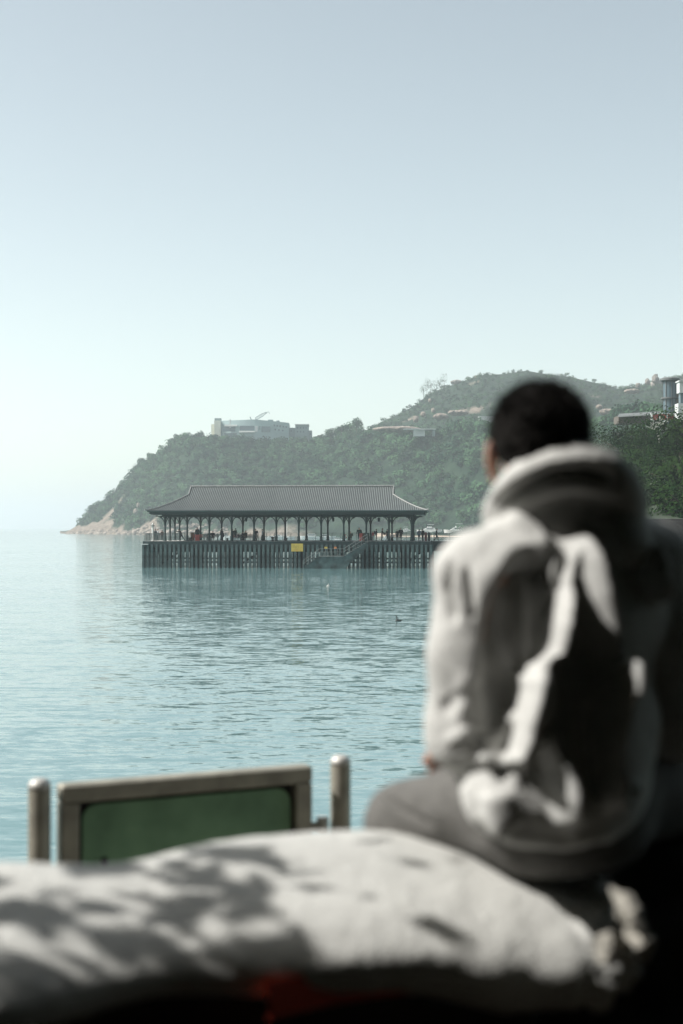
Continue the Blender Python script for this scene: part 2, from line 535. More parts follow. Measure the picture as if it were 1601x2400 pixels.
# bare rock: a band along the shore (wide on the open left tip), and slabs between the scrub
Qn = TP.copy(); Qn[..., 2] *= .3
slab = fbm(Qn, .03, 4)
shore_w = interp([(100, .55), (190, .34), (240, .12), (300, .05), (400, .04), (520, .028), (600, .012), (1000, .01), (2600, .01)], U)
rock = np.clip((shore_w + .05 * slab - S) / .03, 0, 1)
rock = np.maximum(rock, np.clip((slab - .85) * 5, 0, 1) * (S > .55))
streak = np.exp(-((U - 255 - 260 * (S - .2)) / 14) ** 2) * (S < .33) * (S > .02)
rock = np.maximum(rock, np.clip(streak * 1.3 + slab * .8 - .25, 0, 1) * (streak > .2))
ROCK = rock
def hill_material():
    m = bpy.data.materials.new("hill_ground"); m.use_nodes = True
    nt = m.node_tree; b = nt.nodes["Principled BSDF"]; L = nt.links.new
    b.inputs["Roughness"].default_value = .9; b.inputs["Specular IOR Level"].default_value = .1
    geo = nt.nodes.new("ShaderNodeNewGeometry")
    at = nt.nodes.new("ShaderNodeAttribute"); at.attribute_name = "rock"
    n1 = nt.nodes.new("ShaderNodeTexNoise"); n1.inputs["Scale"].default_value = .09; n1.inputs["Detail"].default_value = 6
    n2 = nt.nodes.new("ShaderNodeTexNoise"); n2.inputs["Scale"].default_value = .42; n2.inputs["Detail"].default_value = 8; n2.inputs["Roughness"].default_value = .62
    L(geo.outputs["Position"], n1.inputs["Vector"]); L(geo.outputs["Position"], n2.inputs["Vector"])
    r1 = nt.nodes.new("ShaderNodeValToRGB"); r1.color_ramp.elements[0].color = (.010, .026, .016, 1); r1.color_ramp.elements[1].color = (.026, .052, .028, 1)
    r1.color_ramp.elements[0].position = .35; r1.color_ramp.elements[1].position = .7
    r2 = nt.nodes.new("ShaderNodeValToRGB"); r2.color_ramp.elements[0].color = (.10, .08, .065, 1); r2.color_ramp.elements[1].color = (.30, .25, .205, 1)
    r2.color_ramp.elements[0].position = .36; r2.color_ramp.elements[1].position = .62
    L(n1.outputs[0], r1.inputs[0]); L(n2.outputs[0], r2.inputs[0])
    mx = nt.nodes.new("ShaderNodeMix"); mx.data_type = 'RGBA'
    L(at.outputs["Fac"], mx.inputs[0]); L(r1.outputs[0], mx.inputs[6]); L(r2.outputs[0], mx.inputs[7])
    L(mx.outputs[2], b.inputs["Base Color"])
    bp = nt.nodes.new("ShaderNodeBump"); bp.inputs["Distance"].default_value = 2.5; bp.inputs["Strength"].default_value = .8
    L(n2.outputs[0], bp.inputs["Height"]); L(bp.outputs[0], b.inputs["Normal"])
    return m
M['hill'] = hill_material()
mesh_obj('hills', TP.reshape(-1, 3), TF, M['hill'], smooth=True, attrs={'rock': ('POINT', rock.ravel())}, kind='structure')

# ------------------------------------------------------------------ foliage
def leaf_faces(cent, size, rs, up=.35, aspect=.7, out=None, spread=.75):
    """quads around the given centres, random tilt with some bias upward"""
    n = len(cent)
    nrm = rs.normal(size=(n, 3)); nrm /= np.linalg.norm(nrm, axis=1)[:, None]
    if out is not None:
        nrm = out / np.maximum(np.linalg.norm(out, axis=1), 1e-6)[:, None] + nrm * spread
        nrm[:, 2] += up
    else:
        nrm[:, 2] = np.abs(nrm[:, 2]) * (1 - up) + up
    nrm /= np.linalg.norm(nrm, axis=1)[:, None]
    a = np.cross(nrm, rs.normal(size=(n, 3))); a /= np.maximum(np.linalg.norm(a, axis=1), 1e-6)[:, None]
    b = np.cross(nrm, a)
    s = np.broadcast_to(np.asarray(size), (n,))[:, None] * (.65 + .7 * rs.rand(n, 1))
    a = a * s * .5; b = b * s * .5 * aspect
    j = lambda: 1 + .5 * (rs.rand(n, 1) - .5)
    V = np.stack([cent - a * j() - b * .35, cent + a * .1 - b * j(), cent + a * j() + b * .3, cent - a * .1 + b * j()], 1).reshape(-1, 3)
    F = np.arange(n * 4).reshape(n, 4)
    return V, F
def crown_points(n, rad, rs, lobes=7, flat=.8):
    """points in the outer part of a lumpy crown of unit size"""
    lc = rs.normal(size=(lobes, 3)); lc /= np.linalg.norm(lc, axis=1)[:, None]
    lc *= (.35 + .35 * rs.rand(lobes, 1)); lc[:, 2] = lc[:, 2] * .7 + .05
    lr = .35 + .22 * rs.rand(lobes)
    k = rs.randint(0, lobes, n)
    d = rs.normal(size=(n, 3)); d /= np.linalg.norm(d, axis=1)[:, None]
    rr = lr[k] * (.55 + .5 * rs.rand(n) ** .5)
    P = lc[k] + d * rr[:, None]
    P[:, 2] *= flat
    return P * rad

M['leaf_far'] = leafmat('hill_woodland_leaves', (.006, .030, .022), (.085, .165, .082), .12)
M['leaf_near'] = leafmat('dark_tree_leaves', (.007, .022, .008), (.038, .070, .020), .15)
M['leaf_shade'] = leafmat('added_canopy_leaves', (.010, .026, .010), (.035, .065, .02), .15)  # for the out-of-view foliage added to block light
M['bark'] = mat('bark', (.07, .055, .04), .9, .3, 6, bump=.01)

# woodland on the slopes: crowns beyond counting, one mass of stuff
rs = np.random.RandomState(5)
cents, rads, tints = [], [], []
def scatter(n, u0, u1, s0, s1, rmin, rmax):
    u = u0 + (u1 - u0) * rs.rand(n); s = s0 + (s1 - s0) * rs.rand(n)
    P = terrain_pt(u, s)
    iu = np.clip(np.searchsorted(us, u), 0, nu - 1); is_ = np.clip(np.searchsorted(ss, s), 0, ns - 1)
    keep = ROCK[iu, is_] < .35
    P = P[keep]
    r_ = rmin + (rmax - rmin) * rs.rand(len(P)) ** 1.6
    cl = np.clip(.5 + .55 * fbm(P * np.array([1, 1, .3]), .02, 3), 0, 1)
    cents.append(P + np.array([0, 0, 1.0]) * (r_ * .55)[:, None]); rads.append(r_); tints.append(np.clip(cl * .5 + .7 * rs.rand(len(P)) - .15, 0, 1))
scatter(1900, 190, 760, .02, .56, 2.4, 6.2)
scatter(3400, 700, 2600, .06, .60, 2.6, 7.5)
scatter(4200, 850, 2600, .58, .803, 1.8, 4.0)
scatter(260, 180, 420, .30, .56, 1.6, 3.2)
cents = np.concatenate(cents); rads = np.concatenate(rads); tints = np.concatenate(tints)
NL = 130
allP, allS, allT, allO = [], [], [], []
for c, r_, t in zip(cents, rads, tints):
    n = int(NL * (.5 + .5 * min(1, r_ / 4)))
    p = crown_points(n, r_, rs, 4)
    allO.append(p + np.array([0, 0, r_ * .25])); p = p + c
    allP.append(p); allS.append(np.full(n, max(.62, r_ * .26))); allT.append(np.clip(t + .2 * (rs.rand(n) - .5), 0, 1))
allP = np.concatenate(allP); allS = np.concatenate(allS); allT = np.concatenate(allT)
V, F = leaf_faces(allP, allS, rs, up=.25, out=np.concatenate(allO), spread=.6)
mesh_obj('woodland', V, F, M['leaf_far'], attrs={'tint': ('FACE', allT)}, kind='stuff')
# ------------------------------------------------------------------ pier
PIER_ROT = R(-4.3)
PIER_O = Vector(((674 - 800.5) / FPX * 202, 202, 0))
EX = Vector((math.cos(PIER_ROT), math.sin(PIER_ROT), 0)); EY = Vector((-math.sin(PIER_ROT), math.cos(PIER_ROT), 0))
DECK = 3.82
PW = 11.0                       # distance between front and back columns
def pier_x(px, ly):
    """local x of something standing on the pier at depth ly, seen in photo column px"""
    k = (px - 800.5) / FPX
    o = PIER_O + EY * ly
    return (k * o.y - o.x) / (EX.x - k * EX.y)
def pier_w(lx, ly, z):
    return PIER_O + EX * lx + EY * ly + Vector((0, 0, z))

pier = empty('pier', PIER_O, PIER_ROT, label='dark timber pier on close rows of piles standing in the bay', cat='pier')
LX0, LX1, LY0, LY1 = -20.5, 20.4, -1.5, PW + 1.5
MB().box(((LX0 + LX1) / 2, (LY0 + LY1) / 2, DECK - .27), (LX1 - LX0, LY1 - LY0, .5)).build('deck_slab', M['concrete_dark'], pier)
MB().box(((LX0 + LX1) / 2, (LY0 + LY1) / 2, DECK - .012), (LX1 - LX0 - .3, LY1 - LY0 - .3, .024)).build('deck_paving', M['deck'], pier)
e = MB()
e.box(((LX0 + LX1) / 2, LY0 + .18, DECK - .75), (LX1 - LX0 - .1, .3, .46)).box(((LX0 + LX1) / 2, LY1 - .18, DECK - .75), (LX1 - LX0 - .1, .3, .46))
e.box((LX0 + .2, (LY0 + LY1) / 2, DECK - .75), (.3, LY1 - LY0 - .7, .46)).box((LX1 - .2, (LY0 + LY1) / 2, DECK - .75), (.3, LY1 - LY0 - .7, .46))
e.build('edge_beam', M['concrete_dark'], pier)
# deep beams under the deck and two rows of bracing near the water
b = MB()
for k in range(14):
    b.box((LX0 + 1 + k * 2.99, (LY0 + LY1) / 2, 2.72), (.45, LY1 - LY0 - 1.2, 1.0))
for y in (2.2, 5.5, 8.8):
    b.box(((LX0 + LX1) / 2, y, 2.745), (LX1 - LX0 - .8, .5, 1.02))
b.build('deck_beam', M['concrete_dark'], pier)
b = MB()
for z in (1.08, .52):
    b.box(((LX0 + LX1) / 2, LY1 - .35, z), (LX1 - LX0 - .6, .2, .24))
b.build('bracing', M['timber'], pier)
# front and end fender piles: each a part of its own
pile_me = None
rp = random.Random(3)
def fender(x, y, w=.33, top=3.3):
    global pile_me
    if pile_me is None:
        o = MB().box((0, 0, 1.4), (w, .3, 3.8), bev=.03).build('fender_pile', M['timber'], pier)
        pile_me = o.data
    else:
        o = bpy.data.objects.new('fender_pile', pile_me); C.objects.link(o); o.parent = pier
    o.location = (x, y, top - 3.3)
    o.scale = (1 + rp.uniform(-.12, .12), 1, 1)
    o.rotation_euler = (0, rp.uniform(-.006, .006), 0)
x = LX0 + .12
nf = 0
while x < LX1:
    fender(x, LY0 - .16); nf += 1
    x += .636
y = LY0 + .9
while y < LY1 and nf < 84:
    fender(LX0 - .05, y); nf += 1
    y += .8
y = LY0 + .9
while y < LY1 and nf < 98:
    fender(LX1 + .05, y); nf += 1
    y += .9
# inner and rear piles: more than can be told apart
b = MB()
x = LX0 + .1
while x < LX1:
    b.box((x, LY1 + .1, 1.4), (.34, .3, 3.8)); x += .603
for k in range(14):
    for y in (5.5,):
        b.tube([(LX0 + 1 + k * 2.99, y, -.5), (LX0 + 1 + k * 2.99, y, 2.4)], .26, 10)
for k in range(0, 13, 4):
    x0 = LX0 + 1 + k * 2.99
    b.bar((x0, 5.5, .3), (x0 + 2.6, 8.8, 2.3), .16, .22)
b.build('inner_pile', M['timber'], pier, kind='stuff')
MB().box((LX0 + .35, LY0 - .2, 3.36), (1.0, .55, .12)).build('corner_cap', M['white_dull'], pier)
# walkway to the shore, leaving on the right
walk = empty('walkway', PIER_O, PIER_ROT, label='narrow walkway leading off the right end of the pier to the shore', cat='walkway')
MB().box((31, 5.0, DECK - .74), (21.0, 6, 1.42)).build('walkway_beam', M['concrete_dark'], walk)
MB().box((31, 5.0, DECK - .013), (21.0, 5.8, .026)).build('walkway_paving', M['deck'], walk)
for k in range(3):
    for y in (3.2, 6.8): MB().tube([(27 + k * 6.5, y, -.5), (27 + k * 6.5, y, 2.6)], .35, 10).build('walkway_pile', M['concrete_dark'], walk)

# landing stair on the front face
M['lit_metal'] = mat('lit_grey_metal', (.15, .17, .165), .6, .25, 2)  # grey lightened so treads, landing and handrail look sunlit
stair = empty('landing_stair', PIER_O, PIER_ROT, label='open stair running down the front of the pier to a low landing', cat='stair')
sx = lambda px: pier_x(px, -2.2)
x_top, x_l1, x_l0, x_bot = sx(862), sx(806), sx(750), sx(712)
zl, zb = 1.78, .12
y0, y1 = -3.1, -1.85
b = MB()
n1 = 11
for i in range(n1):
    t = (i + .5) / n1
    MB().box((x_top + (x_l1 - x_top) * t, (y0 + y1) / 2, DECK + (zl - DECK) * t - .02), (.36, y1 - y0 - .12, .07)).build('tread', M['lit_metal'], stair)
n2 = 9
for i in range(n2):
    t = (i + .5) / n2
    MB().box((x_l0 + (x_bot - x_l0) * t, (y0 + y1) / 2, zl + (zb - zl) * t - .02), (.34, y1 - y0 - .12, .06)).build('tread', M['concrete_dark'], stair)
b = MB()
b.box(((x_l0 + x_l1) / 2, (y0 + y1) / 2, zl - .06), (x_l1 - x_l0, y1 - y0, .10))
b.build('landing', M['lit_metal'], stair)
b = MB()
b.prism([(x_top, DECK - .02), (x_top, DECK - .75), (x_l1 + .9, .75), (x_l1, -.3), (x_bot, -.3), (x_bot, zb), (x_l0, zl - .12), (x_l1, zl - .12)], y0 + .12, y0 + .2)
b.prism([(x_top, DECK - .02), (x_top, DECK - .5), (x_l1, zl - .6), (x_l1, zl - .12)], y1 - .2, y1 - .1)
b.build('stringer', M['timber'], stair)
b = MB()
for (xa, za, xb, zb_) in ((x_top, DECK, x_l1, zl), (x_l1, zl, x_l0, zl), (x_l0, zl, x_bot, zb)):
    n = max(2, int(abs(xb - xa) / 1.0) + 1)
    for h in (1.0, .55):
        b.tube([(xa, y0 + .05, za + h), (xb, y0 + .05, zb_ + h)], .03, 6)
    for i in range(n + 1):
        t = i / n
        b.tube([(xa + (xb - xa) * t, y0 + .05, za + (zb_ - za) * t - .1), (xa + (xb - xa) * t, y0 + .05, za + (zb_ - za) * t + 1.0)], .03, 6)
b.build('handrail', M['lit_metal'], stair)

# yellow notice board under the deck edge
nb = empty('notice_board', PIER_O, PIER_ROT, label='yellow notice board hung on the front piles of the pier', cat='sign')
xc = (pier_x(683, -1.9) + pier_x(710.5, -1.9)) / 2
MB().box((xc, -1.93, 2.92), (1.66, .06, 1.10), bev=.01).build('board', M['yellow'], nb)
b = MB()
M['olive'] = mat('olive_lettering', (.30, .24, .07), .6, .1)
for i, (zz, xs) in enumerate(((3.13, [(-.55, .25), (-.18, .2), (.05, .12)]), (2.98, [(-.6, .18), (-.3, .3), (.12, .1)]))):
    for (xo, w_) in xs: MB().box((xc + xo + .1, -1.964, zz), (w_, .004, .06)).build('lettering', M['olive'], nb)
MB().box((xc - .12, -1.964, 2.56), (.42, .004, .07)).build('red_lettering', M['orange'], nb)
MB().box((xc + .42, -1.964, 2.56), (.3, .004, .06)).build('red_lettering', M['orange'], nb)
for (px, w_, mm, t_) in ((764, .42, 'yellow', 'small yellow plate on the piles above the stair landing'), (786, .36, 'orange', 'small orange plate on the piles above the stair landing')):
    p = MB().box((0, 0, 0), (w_, .05, .3), bev=.008).box((0, .03, 0), (w_ * .6, .06, .2)).build('pile_plate', M[mm], loc=pier_w(pier_x(px, -1.86), -1.86, 2.88), rotz=PIER_ROT, label=t_, cat='plate')

# ------------------------------------------------------------------ pavilion
pav = empty('pier_pavilion', PIER_O + Vector((0, 0, 0)), PIER_ROT, label='long open pavilion with a tiled hip roof and iron columns on the pier', cat='pavilion')
EAVE, RIDGE, DR = 8.12, 11.66, 7.6
RX, GS, EXR = 14.85, .257, 19.7
YC = PW / 2
def zr(s):
    return EAVE + (RIDGE - EAVE) * ((1 - s) * .45 + .55 * (1 - s) ** 1.8)
PITCH_T = .262
def roof_sheet(width_fn, u_half, n_s, s0, to_local):
    nper = int(2 * u_half / PITCH_T)
    u = np.linspace(-u_half, u_half, nper * 8 + 1)
    s = np.linspace(s0, 1, n_s)
    Us, Ss = np.meshgrid(u, s, indexing='ij')
    lim = width_fn(Ss)
    ph = (Us / PITCH_T) % 1.0
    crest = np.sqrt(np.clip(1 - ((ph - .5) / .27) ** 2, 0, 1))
    Uc = np.clip(Us, -lim, lim)
    V = to_local(Uc, Ss, crest * .085)
    n0, n1 = Us.shape
    ii = np.arange(n0 * n1).reshape(n0, n1)
    F = np.stack([ii[:-1, :-1], ii[1:, :-1], ii[1:, 1:], ii[:-1, 1:]], -1).reshape(-1, 4)
    q = V.reshape(-1, 3)[F]
    area = np.linalg.norm(np.cross(q[:, 2] - q[:, 0], q[:, 3] - q[:, 1]), axis=1)
    return V.reshape(-1, 3), F[area > 1e-5], crest.ravel()
limf = lambda S_: np.where(S_ < GS, RX, RX + (EXR - RX) * (S_ - GS) / (1 - GS))
lime = lambda S_: S_ * DR
Vs, Fs, Cs = [], [], []
base = 0
for sgn in (-1, 1):
    v, f, c = roof_sheet(limf, EXR, 16, 0.0, lambda u, s, h: np.stack([u, YC + sgn * s * DR, zr(s) + h], -1))
    Vs.append(v); Fs.append(f + base if sgn < 0 else f[:, ::-1] + base); Cs.append(c); base += len(v)
    v, f, c = roof_sheet(lime, DR, 13, GS, lambda u, s, h: np.stack([sgn * (RX + (EXR - RX) * (s - GS) / (1 - GS)), YC + u, zr(s) + h], -1) if False else np.stack([np.broadcast_to(sgn * (RX + (EXR - RX) * (s - GS) / (1 - GS)), u.shape), YC + u, zr(s) + h], -1))
    Vs.append(v); Fs.append(f + base if sgn > 0 else f[:, ::-1] + base); Cs.append(c); base += len(v)
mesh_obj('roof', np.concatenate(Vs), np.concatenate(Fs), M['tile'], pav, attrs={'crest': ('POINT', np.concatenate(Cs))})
b = MB()
b.tube([(-RX - .1, YC, RIDGE + .1), (RX + .1, YC, RIDGE + .1)], .15, 8)
for sx_ in (-1, 1):
    for sy in (-1, 1):
        b.tube([(sx_ * RX, YC + sy * s * DR, zr(s) + .09) for s in np.linspace(0, GS, 4)], .11, 6)
        b.tube([(sx_ * (RX + (EXR - RX) * (s - GS) / (1 - GS)), YC + sy * s * DR, zr(s) + .09) for s in np.linspace(GS, 1, 9)] + [(sx_ * (EXR + .35), YC + sy * (DR + .3), EAVE + .16)], .11, 6)
b.build('ridge_tiles', mat('ridge_tile', (.20, .205, .20), .6, .2), pav)
b = MB()
for sx_ in (-1, 1):
    g = [(YC + sy * s * DR, zr(s) - .06) for sy, s in [(-1, GS), (-1, GS / 2), (1, 0), (1, GS / 2), (1, GS)]]
    vs = [(sx_ * (RX - .25), y, z) for y, z in g] + [(sx_ * (RX - .17), y, z) for y, z in g]
    fs = [(0, 1, 2, 3, 4), (9, 8, 7, 6, 5)] + [(i, (i + 1) % 5, (i + 1) % 5 + 5, i + 5) for i in range(5)]
    MB().add(vs, fs).build('gable', M['iron'], pav)
# eaves: fascia, gutter, soffit
b = MB()
hx, hy = EXR - .25, DR - .25
for sy in (-1, 1): b.box((0, YC + sy * hy, EAVE - .27), (2 * hx, .16, .42))
for sx_ in (-1, 1): b.box((sx_ * hx, YC, EAVE - .27), (.16, 2 * hy - .32, .42))
b.build('fascia', M['iron'], pav)
b = MB()
for sy in (-1, 1): b.tube([(-EXR - .05, YC + sy * (DR + .02), EAVE - .07), (EXR + .05, YC + sy * (DR + .02), EAVE - .07)], .09, 6)
for sx_ in (-1, 1): b.tube([(sx_ * (EXR + .02), YC - DR, EAVE - .075), (sx_ * (EXR + .02), YC + DR, EAVE - .075)], .09, 6)
b.build('gutter', M['iron_lit'], pav)
MB().box((0, YC, EAVE - .53), (2 * hx - .3, 2 * hy - .3, .05)).build('soffit', M['iron'], pav)
b = MB()
for y in (0, PW): b.box((0, y, EAVE - .68), (36, .26, .26))
for x in (-17.6, 17.6): b.box((x, YC, EAVE - .675), (.26, PW - .26, .25))
b.build('lintel', M['iron'], pav)
# columns with curved brackets
col_me = br_me = None
def column(x, y, dirs):
    global col_me, br_me
    if col_me is None:
        c = MB()
        c.lathe((0, 0, DECK), [(.24, 0), (.24, .12), (.20, .18), (.20, .62), (.16, .72), (.135, .9), (.125, 2.2), (.155, 2.3), (.135, 2.38), (.15, 2.9), (.17, 3.5), (.22, 3.62)], 12)
        o = c.build('column', M['iron'], pav, smooth=False); col_me = o.data
        m = MB()
        P = [(.10 + 1.22 * (1 - math.cos(t)), 0, DECK + 2.45 + 1.12 * math.sin(t)) for t in np.linspace(.0, math.pi / 2, 9)]
        for p, q in zip(P[:-1], P[1:]): m.bar(p, q, .09, .12)
        m.bar((.1, 0, DECK + 3.52), (1.36, 0, DECK + 3.52), .08, .09)
        m.bar((.12, 0, DECK + 2.75), (.55, 0, DECK + 3.5), .06, .07)
        ring = [(.36 + .13 * math.cos(t), 0, DECK + 3.33 + .13 * math.sin(t)) for t in np.linspace(0, 2 * math.pi, 9)]
        for p, q in zip(ring[:-1], ring[1:]): m.bar(p, q, .05, .05)
        ring = [(.68 + .10 * math.cos(t), 0, DECK + 3.39 + .09 * math.sin(t)) for t in np.linspace(0, 2 * math.pi, 9)]
        for p, q in zip(ring[:-1], ring[1:]): m.bar(p, q, .05, .05)
        w = m.build('bracket', M['iron'], o); br_me = w.data
        first = w
    else:
        o = bpy.data.objects.new('column', col_me); C.objects.link(o); o.parent = pav; first = None
    o.location = (x, y, 0)
    for i, a in enumerate(dirs):
        if i == 0 and first is not None: w = first
        else:
            w = bpy.data.objects.new('bracket', br_me); C.objects.link(w); w.parent = o
        w.rotation_euler = (0, 0, a)
for j, y in enumerate((0, PW)):
    out = -math.pi / 2 if j == 0 else math.pi / 2
    for i in range(12):
        x = -17.6 + 3.2 * i
        column(x, y, [0, math.pi, out])
for x in (-17.6, 17.6):
    for k in (1, 2):
        column(x, PW * k / 3, [math.pi / 2, -math.pi / 2, 0 if x > 0 else math.pi])
# hanging lanterns
for px, d in ((577, 'first'), (781, 'second'), (888, 'third')):
    ln = empty('lantern', pier_w(pier_x(px, YC), YC, EAVE - .56), PIER_ROT, label={'first': 'iron lantern hanging under the left half of the pavilion roof', 'second': 'iron lantern hanging under the roof above the red and white lifebuoy', 'third': 'iron lantern hanging under the right half of the pavilion roof near the standing crowd'}[d], cat='lamp', group='lanterns under the pavilion roof')
    MB().tube([(0, 0, 0), (0, 0, -.42)], .02, 6).build('rod', M['iron'], ln)
    MB().lathe((0, 0, -.42), [(.03, .05), (.22, -.05), (.2, -.08), (.14, -.5), (.05, -.55)], 8).build('shade', M['iron_lit'], ln)

# ------------------------------------------------------------------ railings on the pier
def railing(name, pts, label, bars=5, step=1.25, h=1.08, pr=.035, br=.018, grid_=False):
    """posts and bars between deck points (pier local)"""
    r_ = empty(name, PIER_O, PIER_ROT, label=label, cat='railing')
    bm = MB(); n = 0
    post = MB().tube([(0, 0, 0), (0, 0, h + .03)], pr, 6)
    pme = None
    for (a, c) in zip(pts[:-1], pts[1:]):
        a = Vector(a); c = Vector(c); L_ = (c - a).length
        k = max(1, round(L_ / step))
        for i in range(k + (1 if c == Vector(pts[-1]) else 0)):
            p = a + (c - a) * i / k
            if n < 60:
                if pme is None:
                    o = post.build('post', M['rail'], r_); pme = o.data
                else:
                    o = bpy.data.objects.new('post', pme); C.objects.link(o); o.parent = r_
                o.location = p; n += 1
        for j in range(bars):
            z = h - j * (h - .12) / (bars - .5)
            bm.tube([a + Vector((0, 0, z)), c + Vector((0, 0, z))], br if j else .03, 6)
        if grid_:
            kk = int(L_ / .3)
            for i in range(1, kk): bm.tube([a + (c - a) * i / kk, a + (c - a) * i / kk + Vector((0, 0, h))], .014, 5)
    bm.build('rail', M['rail'], r_)
    return r_
railing('pier_railing', [(-17.0, LY1 - .15, DECK), (LX1 - .2, LY1 - .15, DECK)], 'long dark railing along the far edge of the pier deck', bars=5)
railing('end_railing', [(LX0 + 4.2, LY0 + 3.6, DECK), (LX0 + .25, LY0 + 3.6, DECK), (LX0 + .25, LY1 - .2, DECK), (-17.1, LY1 - .2, DECK)], 'close barred railing round the open left end of the pier', bars=5, step=1.0, grid_=True)
railing('end_railing', [(LX0 + .25, LY0 + .2, DECK), (LX0 + .25, LY0 + 3.4, DECK)], 'short railing at the front left corner of the pier', bars=5, step=1.0, grid_=True)
railing('walkway_railing', [(LX1 + .3, 7.7, DECK), (41, 7.7, DECK)], 'far railing of four bars along the walkway', bars=4, step=2.2, br=.03)
railing('walkway_railing', [(LX1 + .3, 2.3, DECK), (41, 2.3, DECK)], 'near railing of four bars along the walkway', bars=4, step=2.2, br=.03)

# ------------------------------------------------------------------ small things on the deck
def on_deck(px, ly, z=DECK): return pier_w(pier_x(px, ly), ly, z)
# navigation light
nl = empty('beacon', on_deck(358, 3.0), PIER_ROT, label='small white navigation beacon at the left end of the pier', cat='beacon')
MB().lathe((0, 0, 0), [(.20, 0), (.20, .1), (.15, .15), (.15, 2.05), (.18, 2.1)], 12).build('column', M['white'], nl)
MB().lathe((0, 0, 2.1), [(.36, 0), (.36, .1), (.30, .12)], 12).build('gallery', M['rail'], nl)
MB().lathe((0, 0, 2.22), [(.13, 0), (.15, .2), (.05, .36), (.02, .44)], 10).build('lamp_housing', M['white'], nl)
# mooring bollards along the edge
bol = None
for px, ly, w, h, lab in ((446, -.9, .62, .52, 'squat dark mooring bollard nearest the left column pair'), (533, -1.0, .4, .42, 'low dark mooring bollard beside the person in the white cap'), (639, -1.0, .5, .6, 'block shaped mooring bollard right of the walking woman in a long skirt'), (671, -1.0, .46, .45, 'low mooring bollard above the left edge of the yellow board'), (919, 1.0, .38, .55, 'small mooring bollard between the standing crowd')):
    o = MB().lathe((0, 0, 0), [(w * .5, 0), (w * .5, .06), (w * .34, .12), (w * .32, h * .6), (w * .5, h * .75), (w * .46, h * .92), (w * .2, h)], 10).build('mooring_bollard', M['black'], loc=on_deck(px, ly), label=lab, cat='bollard', group='mooring bollards along the pier edge')
for px, mm, lab in ((998, 'red', 'tall dark red post at the right end of the pier'), (1005.5, 'black', 'tall black post at the right end of the pier')):
    o = MB().lathe((0, 0, 0), [(.19, 0), (.19, 1.1), (.15, 1.16), (.17, 1.2), (.10, 1.26)], 10).build('post', mat('post_' + mm, (.10, .03, .03) if mm == 'red' else (.015, .02, .02), .5), loc=on_deck(px, .8), label=lab, cat='post')
# benches
def bench(px, ly, L_, mm, label, rot=0):
    r_ = empty('bench', on_deck(px, ly), PIER_ROT + rot, label=label, cat='bench', group='benches on the pier')
    MB().box((0, .02, .43), (L_, .46, .05), bev=.01).build('seat', M[mm], r_)
    m = MB()
    for z in (.58, .72, .86): m.box((0, .30, z), (L_, .035, .10))
    m.build('backrest', M[mm], r_)
    for x in (-L_ / 2 + .2, L_ / 2 - .2):
        m = MB(); m.box((x, -.15, .2), (.06, .06, .4)).box((x, .30, .46), (.06, .05, .92)).box((x, .07, .38), (.05, .44, .05))
        m.build('leg', M['iron'], r_)
    return r_
bench(470, 5.2, 2.3, 'red', 'reddish bench behind the tall person in the long coat')
bench(494, 5.0, 2.4, 'iron', 'dark bench with two people sitting on it')
bench(559, 5.4, 2.4, 'red', 'red topped bench beside the child in the white cap')
bench(583, 5.0, 2.8, 'iron', 'dark bench with two seated people right of the red bench')
bench(921, 6.2, 1.9, 'white_dull', 'pale bench in the middle of the standing crowd')
# stalls and boxes
def crate(px, ly, w, h, d, mm, label, name='box', cat='box'):
    r_ = MB().box((0, 0, h / 2), (w, d, h), bev=.03).box((0, 0, h + .02), (w * 1.05, d * 1.05, .05), bev=.01).box((0, -d / 2 - .008, h * .55), (w * .7, .016, h * .4))
    return r_.build(name, M[mm], loc=on_deck(px, ly), rotz=PIER_ROT, label=label, cat=cat)
crate(463, 1.5, .62, .85, .5, 'red', 'pinkish red box at the foot of the person in the long coat')
crate(451.5, 7, .5, 1.15, .5, 'brown', 'brown upright box left of the red bench')
crate(846, .5, .45, 1.05, .4, 'red', 'bright red equipment box beside the top of the stair', 'equipment_box')
crate(852, .9, .32, 1.1, .4, 'brown', 'narrow brown bin right of the red equipment box', 'bin', 'bin')
crate(860, .6, .62, 1.1, .45, 'iron', 'wide dark cabinet right of the brown bin', 'cabinet', 'cabinet')
# lifebuoy on its post
lb = empty('lifebuoy', on_deck(808, 1.2, DECK + .62), PIER_ROT, label='red and white lifebuoy hung on a post by the stair', cat='lifebuoy')
tv = [[], []]; tf = [[], []]
NS, NT = 24, 8
for i in range(NS):
    k = (i // 3) % 2
    b0 = len(tv[k])
    for j in (i, i + 1):
        t = 2 * math.pi * j / NS
        for q in range(NT):
            a = 2 * math.pi * q / NT
            r_ = .25 + .065 * math.cos(a)
            tv[k].append((r_ * math.cos(t), .06 * math.sin(a), r_ * math.sin(t)))
    tf[k] += [(b0 + q, b0 + (q + 1) % NT, b0 + NT + (q + 1) % NT, b0 + NT + q) for q in range(NT)]
mesh_obj('white_band', tv[0], tf[0], M['white'], lb); mesh_obj('red_band', tv[1], tf[1], M['red'], lb)
MB().tube([(0, .12, -.62), (0, .12, .35)], .05, 8).build('post', M['rail'], lb)
MB().tube([(0, .05, .24), (0, .12, .3)], .02, 6).build('hook', M['rail'], lb)

